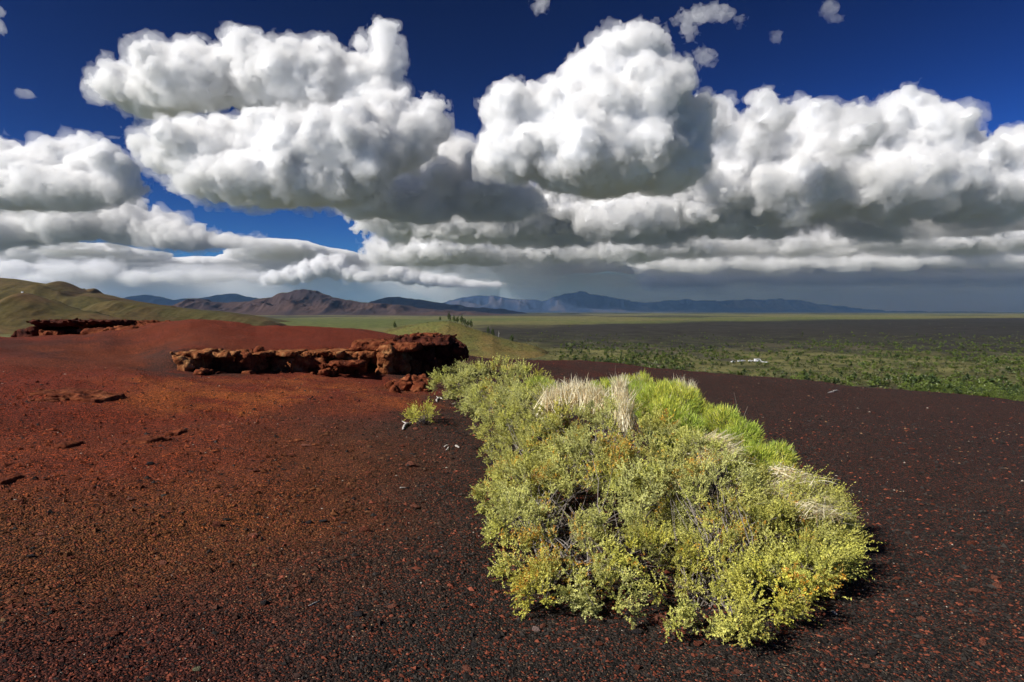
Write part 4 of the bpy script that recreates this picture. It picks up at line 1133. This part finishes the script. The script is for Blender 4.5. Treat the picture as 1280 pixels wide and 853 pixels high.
while len(spots) < 2600:
    px = trng.uniform(560, 1330); py = 405 + 105 * trng.random() ** 0.75
    edge = 447 + (px - 640) * (54 / 640.0)
    if py > edge + 6 or (px < 700 and py > 428 - (700 - px) * 0.15): continue
    x, y = plain_point(px, py)
    n_ = vnoise(np.array([[x / 45.0, y / 45.0]]), 77)[0] + 0.5 * vnoise(np.array([[x / 160.0, y / 160.0]]), 78)[0]
    pr = (0.10 if py < 418 else 0.30 if py < 430 else 0.75 if py < 475 else 0.9) * (0.25 + 0.75 * (n_ > -0.05))
    if edge - 20 < py and 860 < px < 1130: pr *= 0.25            # the open strip along the foot of the slope
    if py > edge - 16 and px >= 1130: pr = 0.8
    if trng.random() > pr: continue
    if any((x - s_[1]) ** 2 + (y - s_[0]) ** 2 < 9.0 for s_ in spots[-400:]): continue
    spots.append((y, x, py, px))
spots.sort()
pz = plain_z(np.array([s[1] for s in spots]), np.array([s[0] for s in spots]))
def place(px): return ('left of the parked vehicles' if px < 900 else 'near the parked vehicles' if px < 990 else 'right of the parked vehicles' if px < 1090 else
                       'well right of the vehicles' if px < 1170 else 'near the right picture edge' if px < 1240 else 'at the right picture edge')
Vs, Fs, Cs, off = [], [], [], 0
for i, (y, x, py, px) in enumerate(spots):
    h = trng.uniform(1.6, 4.0) * (1.15 if y < 420 else 1.0); wd = trng.uniform(0.9, 1.5); rz = trng.uniform(0, 6.28); k = trng.randrange(5)
    if i < 290:
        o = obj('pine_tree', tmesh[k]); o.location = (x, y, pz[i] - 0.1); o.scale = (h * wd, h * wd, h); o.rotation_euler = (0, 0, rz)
        zone = 'at the slope foot' if y < 345 else ('a little beyond the slope foot' if y < 390 else 'farther out')
        size = 'tall' if h > 3.4 else ('low' if h < 2.4 else 'medium')
        tag(o, f'{size} bushy green pine {zone}, {place(px)}', 'tree', f'{size} pines {zone}, {place(px)}')
    else:
        a, b, c = tv[k]; m = np.array([math.cos(rz), math.sin(rz)])
        step = 1 if y < 650 else 2
        q = a.copy(); q = np.stack([(a[:, 0] * m[0] - a[:, 1] * m[1]) * h * wd + x, (a[:, 0] * m[1] + a[:, 1] * m[0]) * h * wd + y, a[:, 2] * h + pz[i] - 0.1], 1)
        nt = 20                                            # the trunk's vertices
        keepv = nt + 4 * (30 if y < 700 else 16)
        big = 2.1 if y < 700 else 2.7
        qq = q[:keepv].copy(); lf = qq[nt:].reshape(-1, 4, 3); ctr = lf.mean(1, keepdims=True); qq[nt:] = (ctr + (lf - ctr) * big).reshape(-1, 3)
        ff = b[b.max(1) < keepv]
        Vs.append(qq); Fs.append(ff + off); Cs.append(c[:keepv] * trng.uniform(0.75, 1.25)); off += keepv
rb = np.random.default_rng(71)                              # low bushes between the pines
bp = np.stack([rb.uniform(640, 1330, 5200), 420 + 90 * rb.random(5200)], 1)
bp = bp[bp[:, 1] < 449 + (bp[:, 0] - 640) * (54 / 640.0)]
bxy = np.array([plain_point(*q) for q in bp]); nb_ = len(bxy); k = 5
Q = np.repeat(np.column_stack([bxy, plain_z(bxy[:, 0], bxy[:, 1]) + 0.3]), k, 0) + rb.normal(0, 0.55, (nb_ * k, 3)) * [1, 1, 0.3]
V, F = leaves(Q, norm(rb.normal(0, 0.7, (nb_ * k, 3)) + [0, 0, 0.5]), np.full(nb_ * k, 1.2), np.full(nb_ * k, 1.0), rb)
cc = np.array([[0.075, 0.085, 0.028], [0.11, 0.11, 0.05], [0.05, 0.065, 0.02]])[rb.integers(0, 3, nb_)] * rb.uniform(0.6, 1.4, (nb_, 1))
Vs.append(V); Fs.append(F + off); Cs.append(np.repeat(cc, 4 * k, 0)); off += len(V)
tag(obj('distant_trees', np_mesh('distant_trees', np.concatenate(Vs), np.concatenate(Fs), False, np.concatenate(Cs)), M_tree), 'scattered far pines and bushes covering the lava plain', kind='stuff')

pxs, zcs, _u = cone
def crest_z(px): return float(np.interp(px, pxs, zcs))
for i, (px, h, dz, k, lab) in enumerate([(550, 5.0, 0, 5, 'lone small conifer on top of the grassy cone'), (561, 8.5, -0.8, 4, 'tallest dark conifer at the peak of the grassy cone'), (567.5, 7, -0.6, 6, 'conifer next to the tallest on the grassy cone'),
    (572, 7, -0.5, 5, 'third conifer down the cone crest'), (577, 8.5, -0.6, 4, 'fourth conifer down the cone crest'), (581, 7, -0.4, 6, 'fifth conifer down the cone crest'), (585, 6.5, -0.5, 5, 'sixth conifer down the cone crest'), (588.5, 7.5, -0.6, 4, 'lowest conifer of the row on the cone crest'),
    (610, 7.5, -2, 4, 'wide dark conifer behind the slope of the grassy cone'), (616, 8, -2.5, 6, 'dark conifer beside the bare snag'), (640, 8.5, -2.5, 5, 'slender conifer low behind the cone slope'), (493, 7.5, -2.5, 4, 'dark bush shaped conifer on the cone left shoulder')]):
    o = obj('conifer_tree', tmesh[k]); o.location = (at(px, 400, 690)[0], 692, crest_z(px) + dz); o.scale = (h * 0.75, h * 0.75, h)
    tag(o, lab, 'tree', 'conifers on the grassy cone')
v, f = tube(np.array([[0, 0, -1], [0.1, 0, 2.5], [0.05, 0.1, 5], [0.3, 0, 8.0]]), [0.45, 0.4, 0.28, 0.08], 6)
v2, f2 = tube(np.array([[0.05, 0, 4], [0.8, 0, 5.2], [1.1, 0, 6.6]]), [0.2, 0.13, 0.05], 5)
o = obj('dead_tree', np_mesh('dead_tree', np.concatenate([v, v2]), np.concatenate([f, f2 + len(v)])), M_stick, loc=(at(623, 400, 690)[0], 694, crest_z(623) - 2))
tag(o, 'bare grey snag behind the cone slope', 'tree')
# low scrub on the cone's near face
def scrub():
    rng = np.random.default_rng(61)
    me = [q for q in bpy.data.objects if q.name.startswith('hills') and q.get('label', '').startswith('small grassy')][0].data
    co = np.empty(len(me.vertices) * 3, np.float32); me.vertices.foreach_get('co', co); co = co.reshape(-1, 3)
    co = co[(co[:, 1] < 700) & (co[:, 2] > PLAIN_Z)]
    P = co[rng.integers(0, len(co), 1500)] + rng.normal(0, 0.5, (1500, 3)) * [1, 1, 0]
    n1 = fbm(P[:, :2] / 14.0, 3, 62); P = P[n1 > -0.1]
    n = len(P); rep = 7
    Q = np.repeat(P, rep, 0) + rng.normal(0, 0.45, (n * rep, 3)) * [1, 1, 0.4]
    d = norm(rng.normal(0, 0.6, (n * rep, 3)) + [0, 0, 0.7])
    V, F = leaves(Q, d, rng.uniform(0.35, 0.8, n * rep), 0.5, rng)
    c = np.repeat(np.array([0.095, 0.095, 0.035]) * rng.uniform(0.5, 1.5, (n, 1)), rep, 0)
    tag(obj('sagebrush_vegetation', np_mesh('sagebrush_vegetation', V, F, False, np.repeat(c, 4, 0)), M_tree), 'low sagebrush tufts on the small grassy cone', kind='stuff')
scrub()

# ------------------------------------------------------------------ parked vehicles and a hut, tiny in the distance
import bmesh
def plain_mat(name, c, rough=0.4):
    m, n, l = nodes_of(name); bs = n['Principled BSDF']; bs.inputs['Base Color'].default_value = (*c, 1); bs.inputs['Roughness'].default_value = rough
    nz = n.new('ShaderNodeTexNoise'); nz.inputs['Scale'].default_value = 3
    mr = n.new('ShaderNodeMapRange'); mr.inputs[3].default_value = rough * 0.8; mr.inputs[4].default_value = min(1, rough * 1.2)
    l.new(nz.outputs[0], mr.inputs[0]); l.new(mr.outputs[0], bs.inputs['Roughness'])
    return m
M_white = plain_mat('white_paint', (0.8, 0.8, 0.8)); M_glass = plain_mat('dark_glass', (0.03, 0.035, 0.04), 0.1); M_tyre = plain_mat('tyre_rubber', (0.02, 0.02, 0.02), 0.8); M_roof = plain_mat('grey_roof', (0.3, 0.3, 0.3), 0.7)
def prism(name, pts, w, mat, parent, loc=(0, 0, 0)):
    v = [(x, -w / 2, z) for x, z in pts] + [(x, w / 2, z) for x, z in pts]; k = len(pts)
    bm = bmesh.new(); vs = [bm.verts.new(p) for p in v]
    bm.faces.new(vs[:k]); bm.faces.new(vs[k:][::-1])
    for i in range(k): bm.faces.new((vs[i], vs[(i + 1) % k], vs[k + (i + 1) % k], vs[k + i]))
    bmesh.ops.recalc_face_normals(bm, faces=bm.faces)
    bmesh.ops.bevel(bm, geom=bm.edges[:], offset=0.05, segments=1, affect='EDGES')
    me = bpy.data.meshes.new(name); bm.to_mesh(me); bm.free()
    return obj(name, me, mat, parent, loc)
def wheel_mesh():
    bm = bmesh.new(); bmesh.ops.create_cone(bm, cap_ends=True, segments=14, radius1=0.36, radius2=0.36, depth=0.24)
    bmesh.ops.rotate(bm, verts=bm.verts, matrix=__import__('mathutils').Matrix.Rotation(math.pi / 2, 3, 'X'))
    me = bpy.data.meshes.new('wheel'); bm.to_mesh(me); bm.free(); me.materials.append(M_tyre); return me
W_ME = wheel_mesh()
def vehicle(px, py, rz, van, label):
    x, y = plain_point(px, py); z = float(plain_z(np.array([x]), np.array([y]))[0]) + 0.3
    root = empty('parked_van' if van else 'parked_car', (x, y, z), rz); tag(root, label, 'van' if van else 'car', 'white vehicles parked among the pines')
    L_, H_ = (6.4, 2.7) if van else (4.6, 1.5)
    if van:
        prism('body', [(-3.2, 0.4), (3.2, 0.4), (3.2, 1.2), (2.6, 1.4), (2.2, 2.5), (2.0, 2.7), (-3.2, 2.7)], 2.1, M_white, root)
        prism('windscreen', [(2.24, 1.5), (2.62, 1.5), (2.3, 2.4), (2.2, 2.4)], 1.9, M_glass, root, (0.05, 0, 0))
        prism('side_window', [(-1.5, 1.6), (1.6, 1.6), (1.6, 2.3), (-1.5, 2.3)], 2.14, M_glass, root)
    else:
        prism('body', [(-2.3, 0.35), (2.3, 0.35), (2.3, 0.8), (1.2, 0.95), (-2.2, 0.98), (-2.3, 0.8)], 1.8, M_white, root)
        prism('cabin', [(-1.9, 0.95), (1.1, 0.93), (0.4, 1.5), (-1.4, 1.52)], 1.6, M_glass, root)
        prism('car_roof', [(-1.4, 1.49), (0.4, 1.47), (0.3, 1.56), (-1.3, 1.58)], 1.55, M_white, root)
    for sx in (-0.31, 0.31):
        for sy in (-0.9, 0.9): obj('wheel', W_ME, None, root, (sx * L_, sy, 0.36))
for a in [(916.5, 453, 0.5, False, 'leftmost small white car parked among pines'), (925, 451.8, 0.2, False, 'second white car parked among pines'), (929, 451.4, 0.3, False, 'third white car parked among pines'),
          (938.5, 451, 0.05, False, 'white car in the middle of the parked vehicles'), (947, 451, 0.1, True, 'long white van parked among pines'), (952.5, 451.8, 0.0, False, 'white car beside the rightmost parked vehicle'), (957, 452.4, -0.5, False, 'rightmost white car parked among pines')]:
    vehicle(*a)
hp = at(28, 366.2, 1600); kz = float(np.interp(28, knoll[0], knoll[1]))
root = empty('hut', (hp[0], 1600, kz - 0.5)); tag(root, 'tiny white hut on top of the left knoll', 'hut')
prism('wall', [(-2, 0), (2, 0), (2, 3.2), (-2, 3.2)], 3.6, M_white, root); prism('hut_roof', [(-2.4, 3.2), (2.4, 3.2), (0, 4.6)], 4.0, M_roof, root); prism('door', [(-0.5, 0), (0.5, 0), (0.5, 2.1), (-0.5, 2.1)], 3.68, M_roof, root)
